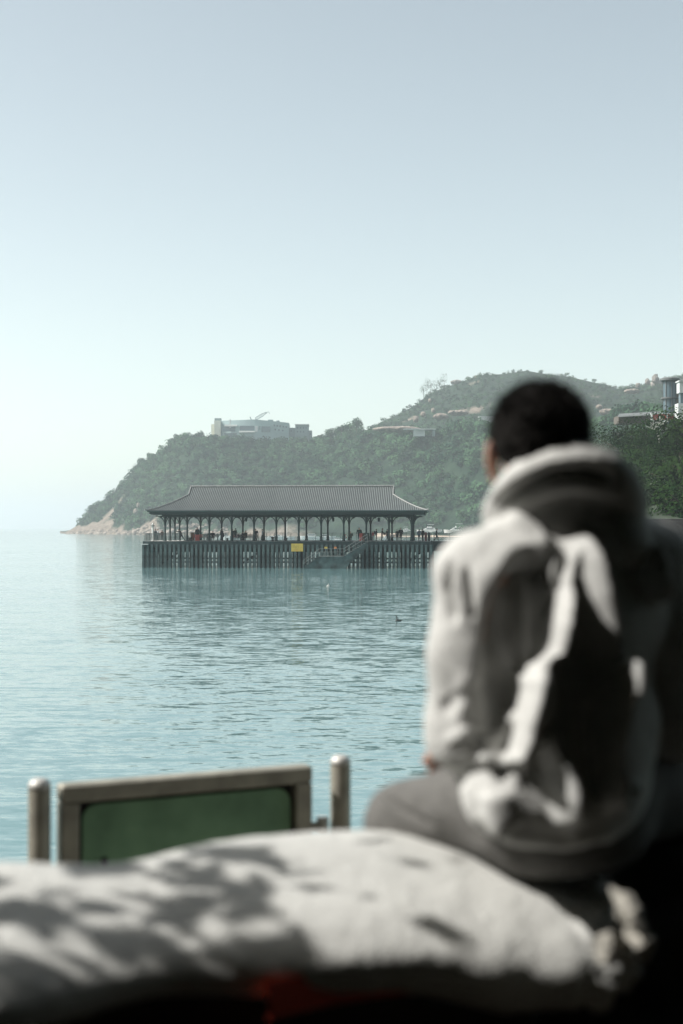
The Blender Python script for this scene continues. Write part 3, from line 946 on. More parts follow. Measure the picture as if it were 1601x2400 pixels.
# ------------------------------------------------------------------ people on the pier
CL = {}
def cloth(c):
    k = tuple(c)
    if k not in CL: CL[k] = mat('clothing', c, .85, .12, 8)
    return CL[k]
HAIRM = mat('dark_hair', (.012, .010, .009), .6, .2, 30)
def figure(px, ly, label, pose='stand', face=0.0, h=1.68, top=(.02, .025, .03), legs=(.018, .02, .026), coat=0.0, skirt=0.0, pack=None, cap=None, bulk=1.0, z=DECK, seat=.45, group='people on the pier', bag=None):
    k = h / 1.70
    S_ = lambda p: np.array(p, float) * k
    up = .86
    if pose == 'sit':
        hip = np.array([0, 0, .54]); kn = [np.array([s * .12, .42, .50]) for s in (-1, 1)]; an = [np.array([s * .13, .44, .07]) for s in (-1, 1)]
    elif pose == 'walk':
        hip = np.array([0, 0, .86]); kn = [np.array([-.09, .20, .48]), np.array([.09, .02, .46])]; an = [np.array([-.09, .26, .07]), np.array([.09, -.30, .11])]
    elif pose == 'push':
        hip = np.array([0, -.12, .84]); kn = [np.array([-.1, .06, .47]), np.array([.1, -.30, .45])]; an = [np.array([-.1, .05, .07]), np.array([.1, -.62, .08])]
    else:
        hip = np.array([0, 0, .87]); kn = [np.array([s * .10, .02, .47]) for s in (-1, 1)]; an = [np.array([s * .11, -.02, .07]) for s in (-1, 1)]
    lean = {'push': .30, 'sit': .06, 'walk': .04, 'phone': .03, 'stand': 0.0, 'hunch': .14}.get(pose, 0)
    if pose == 'hunch': hip = np.array([0, 0, .86])
    ch = hip + np.array([0, lean * .6, .40]); nk = hip + np.array([0, lean, .58]); hd = nk + np.array([0, .03 + lean * .25, .155])
    sh = [nk + np.array([s * .19 * bulk, -.01, -.05]) for s in (-1, 1)]
    if pose == 'push': el = [s_ + np.array([0, .26, -.03]) for s_ in sh]; wr = [e_ + np.array([0, .24, .03]) for e_ in el]
    elif pose == 'phone': el = [s_ + np.array([s * .05, .08, -.27]) for s, s_ in zip((-1, 1), sh)]; wr = [e_ + np.array([-s * .12, .20, .08]) for s, e_ in zip((-1, 1), el)]
    elif pose == 'sit': el = [s_ + np.array([s * .05, .06, -.27]) for s, s_ in zip((-1, 1), sh)]; wr = [e_ + np.array([-s * .05, .22, -.06]) for s, e_ in zip((-1, 1), el)]
    elif pose == 'walk': el = [sh[0] + np.array([-.05, -.10, -.26]), sh[1] + np.array([.05, .08, -.27])]; wr = [el[0] + np.array([0, -.05, -.24]), el[1] + np.array([0, .16, -.18])]
    else: el = [s_ + np.array([s * .07, -.02, -.28]) for s, s_ in zip((-1, 1), sh)]; wr = [e_ + np.array([-s * .02, .08, -.24]) for s, e_ in zip((-1, 1), el)]
    B = bulk
    pr = []
    def c(a, ra, b_, rb, m): pr.append((('c', tuple(S_(a)), ra * k, tuple(S_(b_)), rb * k), m))
    def e_(p, r_, m): pr.append((('e', tuple(S_(p)), tuple(np.array(r_) * k)), m))
    for s in (0, 1):
        c(hip + np.array([(-.08, .08)[s], 0, -.02]), .095, kn[s], .065, 1); c(kn[s], .062, an[s], .045, 1)
        c(an[s] + np.array([0, -.03, -.02]), .04, an[s] + np.array([0, .15, -.035]), .035, 3)
        c(sh[s], .068 * B, el[s], .052 * B, 0); c(el[s], .05 * B, wr[s], .04, 0); e_(wr[s] + (wr[s] - el[s]) * .22, (.038, .04, .045), 2)
    e_((hip + ch) / 2 - np.array([0, 0, .02]), (.155 * B, .12 * B, .26), 0); e_(ch, (.18 * B, .125 * B, .2), 0)
    c(sh[0], .06, sh[1], .06, 0)
    if coat: c(ch, .15 * B, hip - np.array([0, .02, coat]), .22 * B, 0)
    if skirt: c(hip, .13, hip - np.array([0, .04, skirt]), .25, 1)
    c(nk, .05, hd, .05, 2); e_(hd, (.078, .098, .118), 2); e_(hd + np.array([0, .095, -.02]), (.016, .022, .022), 2)
    e_(hd + np.array([0, -.022, .035]), (.088, .10, .105), 4)
    V, F = sculpt([p for p, m in pr], .026 * k, k=.035 * k, pad=.06)
    D = np.stack([prim_d(p, V) for p, m in pr], 1)
    mi = np.array([m for p, m in pr])[np.argmin(D, 1)]
    fm = np.array([np.bincount(mi[f]).argmax() for f in F])
    o = mesh_obj('person', V, F, [cloth(top), cloth(legs), M['skin'], M['black'], HAIRM], smooth=True, midx=fm, loc=pier_w(pier_x(px, ly), ly, z), rotz=PIER_ROT + face, label=label, cat='person', group=group)
    if cap:
        MB().lathe(tuple(S_(hd + np.array([0, 0, .045]))), [(.105 * k, 0), (.10 * k, .05), (.07 * k, .09), (.02 * k, .105)], 10).box(tuple(S_(hd + np.array([0, .12, .05]))), (.15 * k, .12 * k, .015)).build('cap', cloth(cap), o)
    if pack:
        MB().box(tuple(S_(ch + np.array([0, -.2 * B, .0]))), (.30 * k, .18 * k, .46 * k), bev=.05).build('backpack', cloth(pack), o)
    if bag:
        MB().box(tuple(S_(wr[1] + np.array([.02, 0, -.22]))), (.1 * k, .28 * k, .3 * k), bev=.03).build('bag', cloth(bag), o)
    return o
L_ = math.pi / 2        # facing left (face +y turned to -x)
DK, NV, GR, GN = (.016, .02, .024), (.02, .03, .055), (.12, .12, .12), (.025, .045, .04)
figure(364, 8.5, 'person in dark jacket at the left end of the pier, right of the white beacon', 'stand', 2.6, 1.66, DK, bulk=1.15)
figure(370, 9.0, 'person in pale grey jacket at the left end railing beside a dark jacketed one', 'stand', 2.2, 1.66, (.35, .36, .37), pack=None)
figure(380, 8.6, 'shorter person in brownish top left of the first pavilion column', 'stand', .6, 1.52, (.10, .06, .05), (.05, .06, .06))
figure(424, 2.6, 'person pushing with both arms against a column, one leg stretched back', 'push', L_, 1.70, DK)
figure(462.5, 3.0, 'tall person in a long dark coat standing against the second column', 'stand', .4, 1.92, DK, coat=.25, bulk=1.05)
figure(490.5, 5.0, 'seated person partly behind a column, left on the dark bench', 'sit', math.pi, 1.6, DK)
figure(499, 4.9, 'seated person in dark jacket, right on the dark bench', 'sit', math.pi, 1.72, DK, bulk=1.15)
figure(521.5, 1.5, 'person in a white cap and dark coat walking along the pier edge', 'hunch', L_ * .7, 1.72, DK, bulk=1.2, coat=.12, cap=(.7, .7, .7))
figure(545, 3.2, 'person in dark jacket standing just right of a column, arms at the sides', 'stand', 2.8, 1.68, DK, bulk=1.05)
figure(552, 3.6, 'slim standing person in green top left of the red bench', 'stand', -.5, 1.76, GN, bulk=.95)
figure(559, 5.1, 'child in a white cap sitting on the red topped bench', 'sit', math.pi, 1.35, (.10, .07, .08), cap=(.7, .7, .7))
figure(570, 4.6, 'seated person left of the pair on the long dark bench', 'sit', math.pi * .9, 1.62, DK)
figure(577, 4.5, 'broad seated person right of the pair on the long dark bench', 'sit', L_ * 1.5, 1.78, DK, bulk=1.25)
figure(600, 1.8, 'person with a backpack standing right of the long dark bench', 'phone', L_, 1.70, DK, pack=(.03, .03, .035), bulk=1.1)
figure(615, 2.6, 'woman in a light grey top and long dark skirt', 'stand', L_ * 1.1, 1.66, (.38, .40, .40), GN, skirt=.62, bulk=.95)
figure(822, .2, 'person in dark clothes crouching beside the lifebuoy at the stair top', 'sit', math.pi, 1.62, (.03, .04, .03), (.02, .028, .022), bulk=1.3)
figure(842, 1.3, 'man in a wide dark jacket standing behind the red equipment box', 'stand', math.pi, 1.86, GN, bulk=1.25)
figure(874, 4.0, 'small child in a red jacket left of the crowd', 'stand', 2.4, 1.40, (.42, .10, .10), (.45, .42, .42))
figure(882, 2.0, 'person with a big dark bag on the back beside the child in red', 'stand', -L_, 1.66, DK, pack=(.05, .03, .04), bulk=1.2)
figure(895.5, 2.6, 'person looking down at a phone, slim dark clothes', 'phone', -L_, 1.76, DK, bulk=.95, bag=(.02, .02, .03))
figure(907, 1.4, 'person walking in front of a column in the right half of the pier', 'walk', -L_ * .6, 1.64, DK, bulk=1.05)
figure(931, 2.2, 'shorter of the two people standing side by side near the right end', 'stand', -2.6, 1.62, DK, bulk=1.05)
figure(939.5, 2.4, 'taller and broader of the two people standing side by side near the right end', 'stand', 2.6, 1.84, DK, bulk=1.3)
figure(982.5, 2.4, 'person in a blue jacket with a grey backpack right of the end columns', 'stand', 0, 1.68, (.03, .07, .16), pack=(.10, .11, .13))
figure(991, 2.2, 'person in a black jacket beside the one in blue', 'stand', L_ * .5, 1.72, (.018, .014, .016), bulk=1.05)
figure(1023, 4.6, 'person walking along the walkway toward the shore', 'walk', -L_, 1.76, (.03, .03, .035), DK)
# ------------------------------------------------------------------ buildings on the hill
def wbox(mb, px0, px1, py0, py1, Y, depth, dz=0.0):
    """box whose front face fills photo columns px0..px1 and rows py0..py1 at distance Y"""
    a = W(px0, py1, Y); b_ = W(px1, py0, Y)
    mb.box(((a.x + b_.x) / 2, Y + depth / 2, (a.z + b_.z) / 2), (b_.x - a.x, depth, b_.z - a.z))
    return mb
M['teal_wall'] = mat('pale_teal_render', (.30, .40, .40), .7, .08, .1)
M['teal_dark'] = mat('grey_teal_cladding', (.17, .235, .24), .6, .1, .1)
M['cream'] = mat('cream_render', (.62, .62, .52), .7, .06, .1)
M['glass_far'] = mat('blue_grey_glazing', (.07, .11, .13), .25, .2, .1)
BY = 1200
hb = empty('hilltop_building', W(600, 1040, BY), label='long pale teal building with balconies on top of the headland', cat='building')
def hpart(name, mb, m, parent=hb):
    o = mb.build(name, M[m], parent)
    o.matrix_parent_inverse = Matrix.Translation(-Vector(hb.location))
    return o
def curved_wall(px, top, bot, Yc, sag, n=14, thick=1.0):
    """wall whose plan bows toward us; top given as a table of photo rows"""
    vs = []
    for i in range(n + 1):
        p = px[0] + (px[1] - px[0]) * i / n
        Y = Yc - sag * (1 - (2 * i / n - 1) ** 2)
        a = W(p, interp(top, p), Y); c = W(p, bot, Y)
        vs += [tuple(c), tuple(a), (c.x, c.y + thick, c.z), (a.x, a.y + thick, a.z)]
    fs = []
    for i in range(n):
        k = i * 4
        fs += [(k, k + 4, k + 5, k + 1), (k + 1, k + 5, k + 7, k + 3), (k + 2, k + 3, k + 7, k + 6)]
    fs += [(0, 1, 3, 2), (n * 4, n * 4 + 2, n * 4 + 3, n * 4 + 1)]
    return vs, fs
vs, fs = curved_wall((518, 677), [(518, 986), (560, 984.5), (598, 983), (640, 987), (677, 991)], 1060, BY, 9, thick=24)
hpart('facade', MB().add(vs, fs), 'teal_wall')
hpart('stair_tower', wbox(wbox(MB(), 502, 517, 985.5, 1062, BY - 3, 14), 495, 502, 994, 1062, BY + 2, 12), 'cream')
hpart('rooftop_hut', wbox(MB(), 503, 518, 980, 985.3, BY + 2, 6), 'teal_dark')
hpart('annex', wbox(wbox(wbox(MB(), 677.3, 692, 1002.5, 1062, BY + 6, 16), 692.3, 723, 995, 1062, BY + 2, 20), 723.3, 731, 1009, 1062, BY + 4, 16), 'teal_dark')
hpart('annex_roof', wbox(MB(), 691, 724, 994, 995.2, BY + 1, 22), 'white_dull')
for k, (a, c, t, u_) in enumerate(((521, 555, 1000, 1011), (562, 596, 998, 1009), (526, 555, 1015, 1024), (613, 633, 999, 1012))):
    hpart('window_band', wbox(MB(), a, c, t, u_, BY - (6, 9.5, 6.5, 9.2)[k], 1.2), 'glass_far')
for k, (a, c, t, u_) in enumerate(((526, 556, 995, 998.5), (560, 597, 1009.5, 1012.5))):
    hpart('balcony', wbox(wbox(MB(), a, c, t, u_, BY - (8.2, 11)[k], 3), a, c, u_ - .3, u_ + .6, BY - (8.6, 11.4)[k], 3.6), 'white')
hpart('pier_wall', wbox(wbox(MB(), 538, 541, 983, 1003, BY - 7.5, 1.2), 598, 604, 998, 1012, BY - 9.4, 1.0), 'white_dull')
for (px_, py_) in ((641, 995), (648, 996), (655, 997), (662, 998), (669, 999), (643, 1005), (652, 1006), (661, 1007)):
    hpart('window', wbox(MB(), px_, px_ + 3.6, py_, py_ + 4, BY - 9 * (1 - (2 * (px_ + 2 - 518) / 159 - 1) ** 2) - .35, .8), 'glass_far')
for (px_, py_) in ((696, 1001), (703, 1001), (710, 1001), (716, 1001), (696, 1010), (703, 1010), (710, 1010), (681, 1008), (726, 1015)):
    hpart('window', wbox(MB(), px_, px_ + 3, py_, py_ + 3.6, BY + (5.8 if px_ < 690 else 3.7 if px_ > 723 else 1.75), .5), 'glass_far')
hpart('roof_plant', wbox(wbox(MB(), 628, 640, 983.5, 990, BY + 4, 6), 648, 655, 985.5, 991, BY + 5, 5), 'teal_dark')
hpart('door', wbox(MB(), 606.5, 610.5, 998.5, 1007, BY - 9.0, .8), 'teal_dark')
# crane standing behind the building
cr = empty('crane', W(601, 985, BY + 12), label='crane jib raised above the roof of the hilltop building', cat='crane')
m = MB()
a, b_ = W(599, 982, BY + 12), W(625, 966.5, BY + 12)
d = (b_ - a).normalized(); n_ = Vector((-d.z, 0, d.x)) * 1.2
for q in (-1, 1):
    for yy in (-.7, .7): m.tube([a + n_ * q * .8 + Vector((0, yy, 0)), a + d * 6.2 + n_ * q + Vector((0, yy, 0)), b_ + n_ * q * .25 + Vector((0, yy, 0))], .2, 5)
for i in range(12):
    t = i / 12
    for yy in (-.7, .7): m.tube([a + (b_ - a) * t + n_ * .8 + Vector((0, yy, 0)), a + (b_ - a) * (t + .08) - n_ * .8 + Vector((0, yy, 0))], .13, 4)
def cpart(name, mb, mm):
    o = mb.build(name, M[mm], cr); o.matrix_parent_inverse = Matrix.Translation(-Vector(cr.location)); return o
cpart('jib', m, 'teal_dark')
cpart('hook_block', MB().tube([b_, b_ + Vector((1.6, 0, .5)), b_ + Vector((2.6, 0, -1.0))], .22, 6), 'teal_dark')
m = MB().tube([W(602, 1010, BY + 12), W(600, 981, BY + 12)], .5, 6).tube([W(586, 977, BY + 12), W(592, 990, BY + 12)], .45, 6)
cpart('mast', m, 'teal_dark')
# flat roofed shelter half way up
sh = empty('hillside_shelter', W(985, 1018, 1010), label='flat roofed concrete shelter half way up the hill', cat='building')
def spart(name, mb, mm, par):
    o = mb.build(name, M[mm], par); o.matrix_parent_inverse = Matrix.Translation(-Vector(par.location)); return o
spart('roof', wbox(MB(), 946, 1021, 1004.5, 1006.5, 1000, 14), 'white_dull', sh)
spart('wall', wbox(MB(), 970, 996, 1006.6, 1022, 1003, 9), 'white_dull', sh)
spart('end_wall', wbox(MB(), 1014, 1020, 1006.6, 1022, 1002, 9), 'teal_dark', sh)
ww = wbox(wbox(MB(), 1124, 1176, 977, 992, 1010, 5), 1122, 1178, 975.4, 977, 1009.6, 6)
ww.build('retaining_wall', M['white_dull'], label='pale concrete wall on the hillside just left of the man\'s head', cat='wall')

# rock outcrops
def outcrop(px0, px1, py0, py1, Y, seed, label, flat=1.0, col=None, name='rock_outcrop'):
    c = W((px0 + px1) / 2, (py0 + py1) / 2, Y)
    rx = (px1 - px0) / 2 * Y / FPX; rz = (py1 - py0) / 2 * Y / FPX
    r2 = np.random.RandomState(seed)
    pr = [('e', (0, 0, -rz * .25), (rx, rx * .8 * flat + 1, rz * 1.2))]
    for k in range(5):
        pr.append(('e', (rx * r2.uniform(-.6, .6), rx * r2.uniform(-.5, .2) * flat, rz * r2.uniform(-.4, .35)), (rx * r2.uniform(.25, .5), rx * .45, rz * r2.uniform(.4, .8))))
    vx = max(rx, rz) / 26
    V, F = sculpt(pr, vx, k=vx * 2, pad=vx * 3)
    N = vnormals(V, F)
    V = V + N * (fbm(V + seed, 1.6 / max(rz, 1), 4) * rz * .14)[:, None]
    return mesh_obj(name, V, F, M[col or 'rock'], smooth=True, loc=c, label=label, cat='rock', group='bare rocks on the hill')
M['rock'] = mat('granite', (.15, .125, .105), .9, .3, .35, col2=(.27, .225, .19), bump=.4, bscale=.6)
M['rock_grey'] = mat('grey_granite', (.13, .125, .115), .9, .35, .3, col2=(.28, .25, .22), bump=.4, bscale=.6)
outcrop(872, 990, 999, 1011, 1012, 1, 'long flat pinkish rock slab left of the flat roofed shelter', .35)
outcrop(1015, 1052, 968, 981, 1150, 2, 'reddish rock slab sloping left, above the shelter', .4)
outcrop(1050, 1099, 960.5, 972, 1165, 3, 'pale humped rock slab on the hill left of the man\'s head', .4)
outcrop(968, 981, 975, 988, 1150, 4, 'small pinkish boulder on the slope above the flat slab', .8)
outcrop(986, 998, 964, 975, 1190, 5, 'small pale rock below the wispy trees', .8)
outcrop(1011, 1020, 956, 965, 1215, 6, 'smallest rock, up the slope from the reddish slab', .8)
outcrop(1004, 1011, 934, 942, 1290, 7, 'tiny red rock under the wispy trees', .8)
outcrop(1056, 1084, 890, 899, 1470, 8, 'rock ledge on the hill crest right of the wispy trees', .5, 'rock_grey')
outcrop(1110, 1122, 880, 890, 1475, 18, 'pale rock on the crest left of the summit', .6)
outcrop(1397, 1412, 948, 957, 1000, 9, 'small rounded rock right of the man\'s head', .8)
outcrop(1405, 1440, 957, 971, 980, 10, 'elongated sloping rock right of the man\'s head', .5)
outcrop(1463, 1500, 911, 921, 1300, 11, 'orange brown bare patch of rock below the boulder stack', .5)
outcrop(1524, 1560, 889, 912, 1420, 12, 'broad base of the boulder stack on the skyline', .8, 'rock_grey')
outcrop(1528, 1544, 877, 896, 1415, 13, 'big round boulder balanced on top of the stack', .9, 'rock_grey', 'boulder')
outcrop(1512, 1523, 886, 899, 1425, 14, 'middle sized boulder left of the big stack', .9, 'rock_grey', 'boulder')
outcrop(1490, 1500, 897, 907, 1430, 15, 'smallest boulder at the left of the skyline stack', .9, 'rock_grey', 'boulder')
outcrop(312, 324, 1192, 1202, 1090, 16, 'pale rock face among trees on the headland', .5)
outcrop(1090 - 770, 328, 1178, 1188, 1095, 17, 'upper small pale rock on the headland slope', .5)

# ------------------------------------------------------------------ shoreline: beach and rocks
sand = mat('sand', (.46, .37, .29), .9, .15, .3)
vs, fs = [], []
ub = np.linspace(880, 1500, 60)
for i, u in enumerate(ub):
    for j, s in enumerate((-.035, .0, .035, .07)):
        Yb_ = interp(BASE, u)
        Y = Yb_ + s * 380
        zz = (-.5, .5, 1.4, 2.2)[j]
        vs.append(((u - 800.5) / FPX * Y, Y, zz + .25 * math.sin(u * .05 + j)))
for i in range(len(ub) - 1):
    for j in range(3):
        k = i * 4 + j
        fs.append((k, k + 4, k + 5, k + 1))
mesh_obj('beach', vs, fs, sand, smooth=True, kind='structure')
rs = np.random.RandomState(21)
sm = MB(); Vs, Fs, base = [], [], 0
for k in range(170):
    u = 160 + 380 * rs.rand()
    s = .006 + .03 * rs.rand() ** 2
    p = terrain_pt(np.array([u]), np.array([s]))[0]
    r_ = .8 + 1.7 * rs.rand() ** 2
    th = np.linspace(0, 2 * np.pi, 9)[:-1]; rows = []
    for a, zz in ((1.0, -.6), (1.05, .0), (.8, .45), (.35, .7)):
        rows.append(np.stack([np.cos(th) * a * r_ * 1.5, np.sin(th) * a * r_, np.full(8, zz * r_ * .8)], 1))
    V = np.concatenate(rows); V += (rs.rand(*V.shape) - .5) * r_ * .4; V += p
    ii = np.arange(32).reshape(4, 8)
    F = np.concatenate([np.stack([ii[q], np.roll(ii[q], -1), np.roll(ii[q + 1], -1), ii[q + 1]], 1) for q in range(3)] + [np.array([[24, 26, 28, 30], [24, 25, 26, 26], [26, 27, 28, 28], [28, 29, 30, 30], [30, 31, 24, 24]])[:1]])
    Vs.append(V); Fs.append(F + base); base += 32
mesh_obj('shore_rocks', np.concatenate(Vs), np.concatenate(Fs), M['rock'], kind='stuff')

# ------------------------------------------------------------------ trees one can tell apart
def tree(name, base_, hgt, rad, n, size, seed, label, cat='tree', leaf='leaf_near', group=None, lobes=9, flat=.85, tint=(.1, .9), trunk=.25, wisp=False):
    r2 = np.random.RandomState(seed)
    t = empty(name, base_, label=label, cat=cat, group=group)
    m = MB()
    top = hgt - rad * flat * .6
    m.tube([(0, 0, -1.0), (r2.uniform(-.2, .2), 0, top * .5), (r2.uniform(-.4, .4), r2.uniform(-.3, .3), top)], [trunk, trunk * .75, trunk * .35], 7)
    for k in range(6):
        a = r2.uniform(0, 6.28); z0 = top * r2.uniform(.45, .9)
        m.tube([(0, 0, z0), (math.cos(a) * rad * .35, math.sin(a) * rad * .35, z0 + rad * .25), (math.cos(a) * rad * .75, math.sin(a) * rad * .75, z0 + rad * r2.uniform(.3, .6))], [trunk * .45, trunk * .3, trunk * .1], 5)
    m.build('trunk', M['bark'], t)
    P = crown_points(n, rad, r2, lobes, flat)
    if wisp: P[:, 2] *= 1.5; P = P[r2.rand(len(P)) < .6]
    P[:, 2] += hgt - rad * flat * .75
    tn = np.clip(tint[0] + (tint[1] - tint[0]) * (.5 + .6 * fbm(P + seed * 7, 1.3 / rad, 2)) + .25 * (r2.rand(len(P)) - .5), 0, 1)
    V, F = leaf_faces(P, size, r2, up=.25, out=P - np.array([0, 0, hgt - rad * flat]), spread=.7)
    mesh_obj('crown', V, F, M[leaf], t, attrs={'tint': ('FACE', tn)})
    return t
# wispy trees on the left shoulder of the hill
for i, (px, py, h) in enumerate(((993, 925, 15), (1001, 920, 17), (1010, 914, 14), (1023, 908, 11), (1031, 905, 12), (1041, 903, 14))):
    tree('wispy_tree', W(px, py, 1478) - Vector((0, 0, 3)), h * .95, 4.6, 330, .75, 300 + i, 'thin open crowned ridge tree, ' + ['leftmost of the six', 'second and tallest from the left', 'third from the left', 'the lowest, fourth from the left', 'fifth from the left', 'rightmost of the six'][i], leaf='leaf_far', group='wispy trees on the ridge', wisp=True, lobes=5, flat=1.3)
# skyline trees of the headland
sky_tr = [(318, 1100, 9, 5.0, 'round bushy tree half way down the headland skyline'), (332, 1085, 9, 5, 'leaning tree on the headland skyline with sky showing through'), (352, 1072, 7, 4, 'low tree on the headland skyline between the round bush and the summit'), (418, 1034, 11, 6, 'large tree at the left shoulder of the headland'), (440, 1030, 11, 6, 'broad tree on the headland top left of the building'), (470, 1028, 10, 5, 'pointed tree nearest the left side of the hilltop building'), (836, 998, 11, 6, 'rounded tree on the ridge in the dip between building and hill'), (800, 1010, 9, 5.5, 'bushy tree on the ridge left of the rounded one'), (775, 1020, 9, 5, 'tree on the ridge at the right foot of the hilltop building'), (217, 1198, 6, 4, 'lowest tree at the tip of the headland')]
for i, (px, py, h, r_, lab) in enumerate(sky_tr):
    Yt = interp(BASE, px) + 190
    tree('hill_tree', W(px, py, Yt) - Vector((0, 0, h * .42)), h, r_, 560, 1.0, 400 + i, lab, leaf='leaf_far', group='trees along the headland skyline', tint=(.1, .6))
# olive tree above the beach
tree('shore_tree', W(1030, 1236, 905), 12, 8, 700, .9, 77, 'yellow green tree above the beach right of the pavilion roof', leaf='leaf_far', tint=(.75, 1.0))

# ------------------------------------------------------------------ near headland on the right
vs, fs = [], []
gx = np.linspace(20, 260, 110); gy = np.linspace(95, 420, 66)
for x in gx:
    for y in gy:
        u = x / y * FPX + 800.5
        a = np.clip((u - 1340) / 190, 0, 1); b_ = np.clip((y - 120) / 190, 0, 1)
        z = -1 + 25 * a ** .8 * b_ ** .9 + 2.2 * np.clip((u - 1290) / 90, 0, 1)
        vs.append((x, y, z))
for i in range(len(gx) - 1):
    for j in range(len(gy) - 1):
        k = i * len(gy) + j
        fs.append((k, k + len(gy), k + len(gy) + 1, k + 1))
mesh_obj('near_slope', vs, fs, mat('slope_earth', (.018, .03, .014), .9, .3, .2), smooth=True, kind='structure')
def slope_z(x, y):
    u = x / y * FPX + 800.5
    a = np.clip((u - 1340) / 190, 0, 1); b_ = np.clip((y - 120) / 190, 0, 1)
    return float(-1 + 25 * a ** .8 * b_ ** .9 + 2.2 * np.clip((u - 1290) / 90, 0, 1))
near = [  # px, top py, Y, radius, words
    (1462, 1000, 250, 7.5, 'upper left tree of the dark slope, beside the man\'s right shoulder'),
    (1510, 978, 262, 8.0, 'broad dark tree below the long low roof'),
    (1556, 985, 240, 7.0, 'dark tree with pale bare twigs below the red panelled parapet'),
    (1598, 945, 215, 7.0, 'tallest dark tree at the right edge, in front of the white building'),
    (1452, 1075, 225, 6.0, 'mid green tree on the slope just above the man\'s right shoulder'),
    (1505, 1050, 220, 7.0, 'dark rounded tree in the middle of the slope'),
    (1560, 1060, 205, 7.0, 'dense dark tree at the right of the middle row'),
    (1608, 1050, 190, 6.5, 'dark tree cut by the right edge in the middle row'),
    (1480, 1120, 190, 5.0, 'bright leaved tree in the lower part of the slope'),
    (1528, 1122, 180, 5.5, 'spreading green tree in the lower row above the tiled roof'),
    (1575, 1130, 170, 5.0, 'light green tree directly above the tiled roof'),
    (1612, 1140, 160, 4.5, 'yellowish green tree at the right edge above the tiled roof'),
    (1425, 1100, 235, 5.0, 'pale tree mostly hidden behind the man\'s hood'),
    (1690, 1010, 235, 8.0, 'dark tree just outside the right edge of the picture, upper row'),
    (1720, 1090, 195, 7.5, 'dark tree just outside the right edge of the picture, lower row'),
    (1440, 1165, 200, 5.0, 'low tree hidden behind the man\'s right shoulder')]
for i, (px, py, Y, r_, lab) in enumerate(near):
    tp = W(px, py, Y)
    z0 = min(slope_z(tp.x, Y), tp.z - r_ * 1.5)
    tree('broadleaf_tree', Vector((tp.x, Y, z0)), tp.z - z0, r_, 4200, .42, 500 + i, lab, group='trees on the near slope', lobes=16, tint=(.0, .75), trunk=.4)
# pale bare twigs in one of them belong to a bare shrub
t = empty('bare_shrub', W(1548, 1012, 228), label='pale leafless twiggy shrub among the dark trees below the parapet', cat='shrub')
r2 = random.Random(4); m = MB()
for k in range(34):
    a = r2.uniform(0, 6.28); l = r2.uniform(1.6, 3.4); e1 = r2.uniform(.3, 1.2)
    p1 = Vector((math.cos(a) * math.cos(e1), math.sin(a) * math.cos(e1) * .6, math.sin(e1))) * l * .6
    m.tube([(0, 0, -2.5), p1 * .4, p1], [.05, .045, .04], 4)
    for q in range(3):
        m.tube([p1 * .7, p1 + Vector((r2.uniform(-.9, .9), r2.uniform(-.4, .4), r2.uniform(.0, .9)))], [.045, .03], 4)
m.build('twigs', mat('pale_twig', (.5, .5, .46), .8, .1), t)
# buildings above the near trees
M['weathered'] = mat('weathered_render', (.13, .14, .14), .8, .15, .5)
gb = empty('round_glass_building', W(1568, 970, 300), label='rounded glass tower with a flat overhanging roof at the right edge', cat='building')
c0 = W(1570, 975, 306); r0 = 15 * 306 / FPX
zt, zb_, zm = W(1570, 889, 306).z, W(1570, 985, 306).z - 6, W(1570, 933, 306).z
spart('glazing', MB().lathe((c0.x, c0.y, 0), [(r0, zb_), (r0, zt)], 20), 'glass_far', gb)
m = MB()
for k in range(7):
    t = 2 * math.pi * k / 7 + .3
    m.box((c0.x + math.cos(t) * (r0 + .05), c0.y + math.sin(t) * (r0 + .05), (zb_ + zt) / 2), (.16, .16, zt - zb_), rz=t)
spart('mullion', m, 'weathered', gb)
spart('roof', MB().lathe((c0.x, c0.y, zt), [(r0 + .2, -.6), (r0 + .75, -.3), (r0 + .75, .1), (r0 + .1, .35)], 24), 'weathered', gb)
spart('balcony', MB().lathe((c0.x, c0.y, zm), [(r0 + .5, -.2), (r0 + .5, .12)], 24), 'weathered', gb)
bb = empty('brown_block', W(1590, 970, 312), label='tall plain brown block right of the rounded glass tower', cat='building')
M['brownwall'] = mat('brown_render', (.10, .085, .07), .8, .1, .3)
spart('wall', wbox(MB(), 1582, 1608, 890, 1010, 312, 3), 'brownwall', bb)
spart('parapet', wbox(MB(), 1581.5, 1608, 888, 890, 311.6, 3.6), 'white_dull', bb)
wb = empty('white_block', W(1600, 970, 280), label='white block with banded windows cut by the right edge', cat='building')
spart('wall', wbox(MB(), 1593, 1640, 894, 920, 286, 2.5), 'white_dull', wb)
spart('lower_wall', wbox(MB(), 1590, 1640, 945, 1000, 285, 3), 'white_dull', wb)
spart('window', wbox(MB(), 1595, 1640, 920, 945, 287, 1.5), 'glass_far', wb)
spart('cornice', wbox(MB(), 1592, 1640, 891, 894, 285.4, 3.2), 'white_dull', wb)
lr = empty('long_low_building', W(1500, 975, 330), label='long low building with a pale green sloping roof behind the dark trees', cat='building')
a, b_, c_, d_ = W(1448, 975, 330), W(1560, 969, 318), W(1560, 963.5, 326), W(1452, 969.5, 340)
spart('roof', MB().add([a, b_, c_, d_, a - Vector((0, 0, .25)), b_ - Vector((0, 0, .25)), c_ - Vector((0, 0, .25)), d_ - Vector((0, 0, .25))], [(0, 1, 2, 3), (7, 6, 5, 4), (0, 4, 5, 1), (1, 5, 6, 2), (2, 6, 7, 3), (3, 7, 4, 0)]), 'weathered', lr)
spart('wall', wbox(MB(), 1450, 1556, 974, 992, 334, 6), 'brownwall', lr)
pw = empty('parapet_wall', W(1550, 975, 290), label='white framed parapet with red panels above the dark trees', cat='wall')
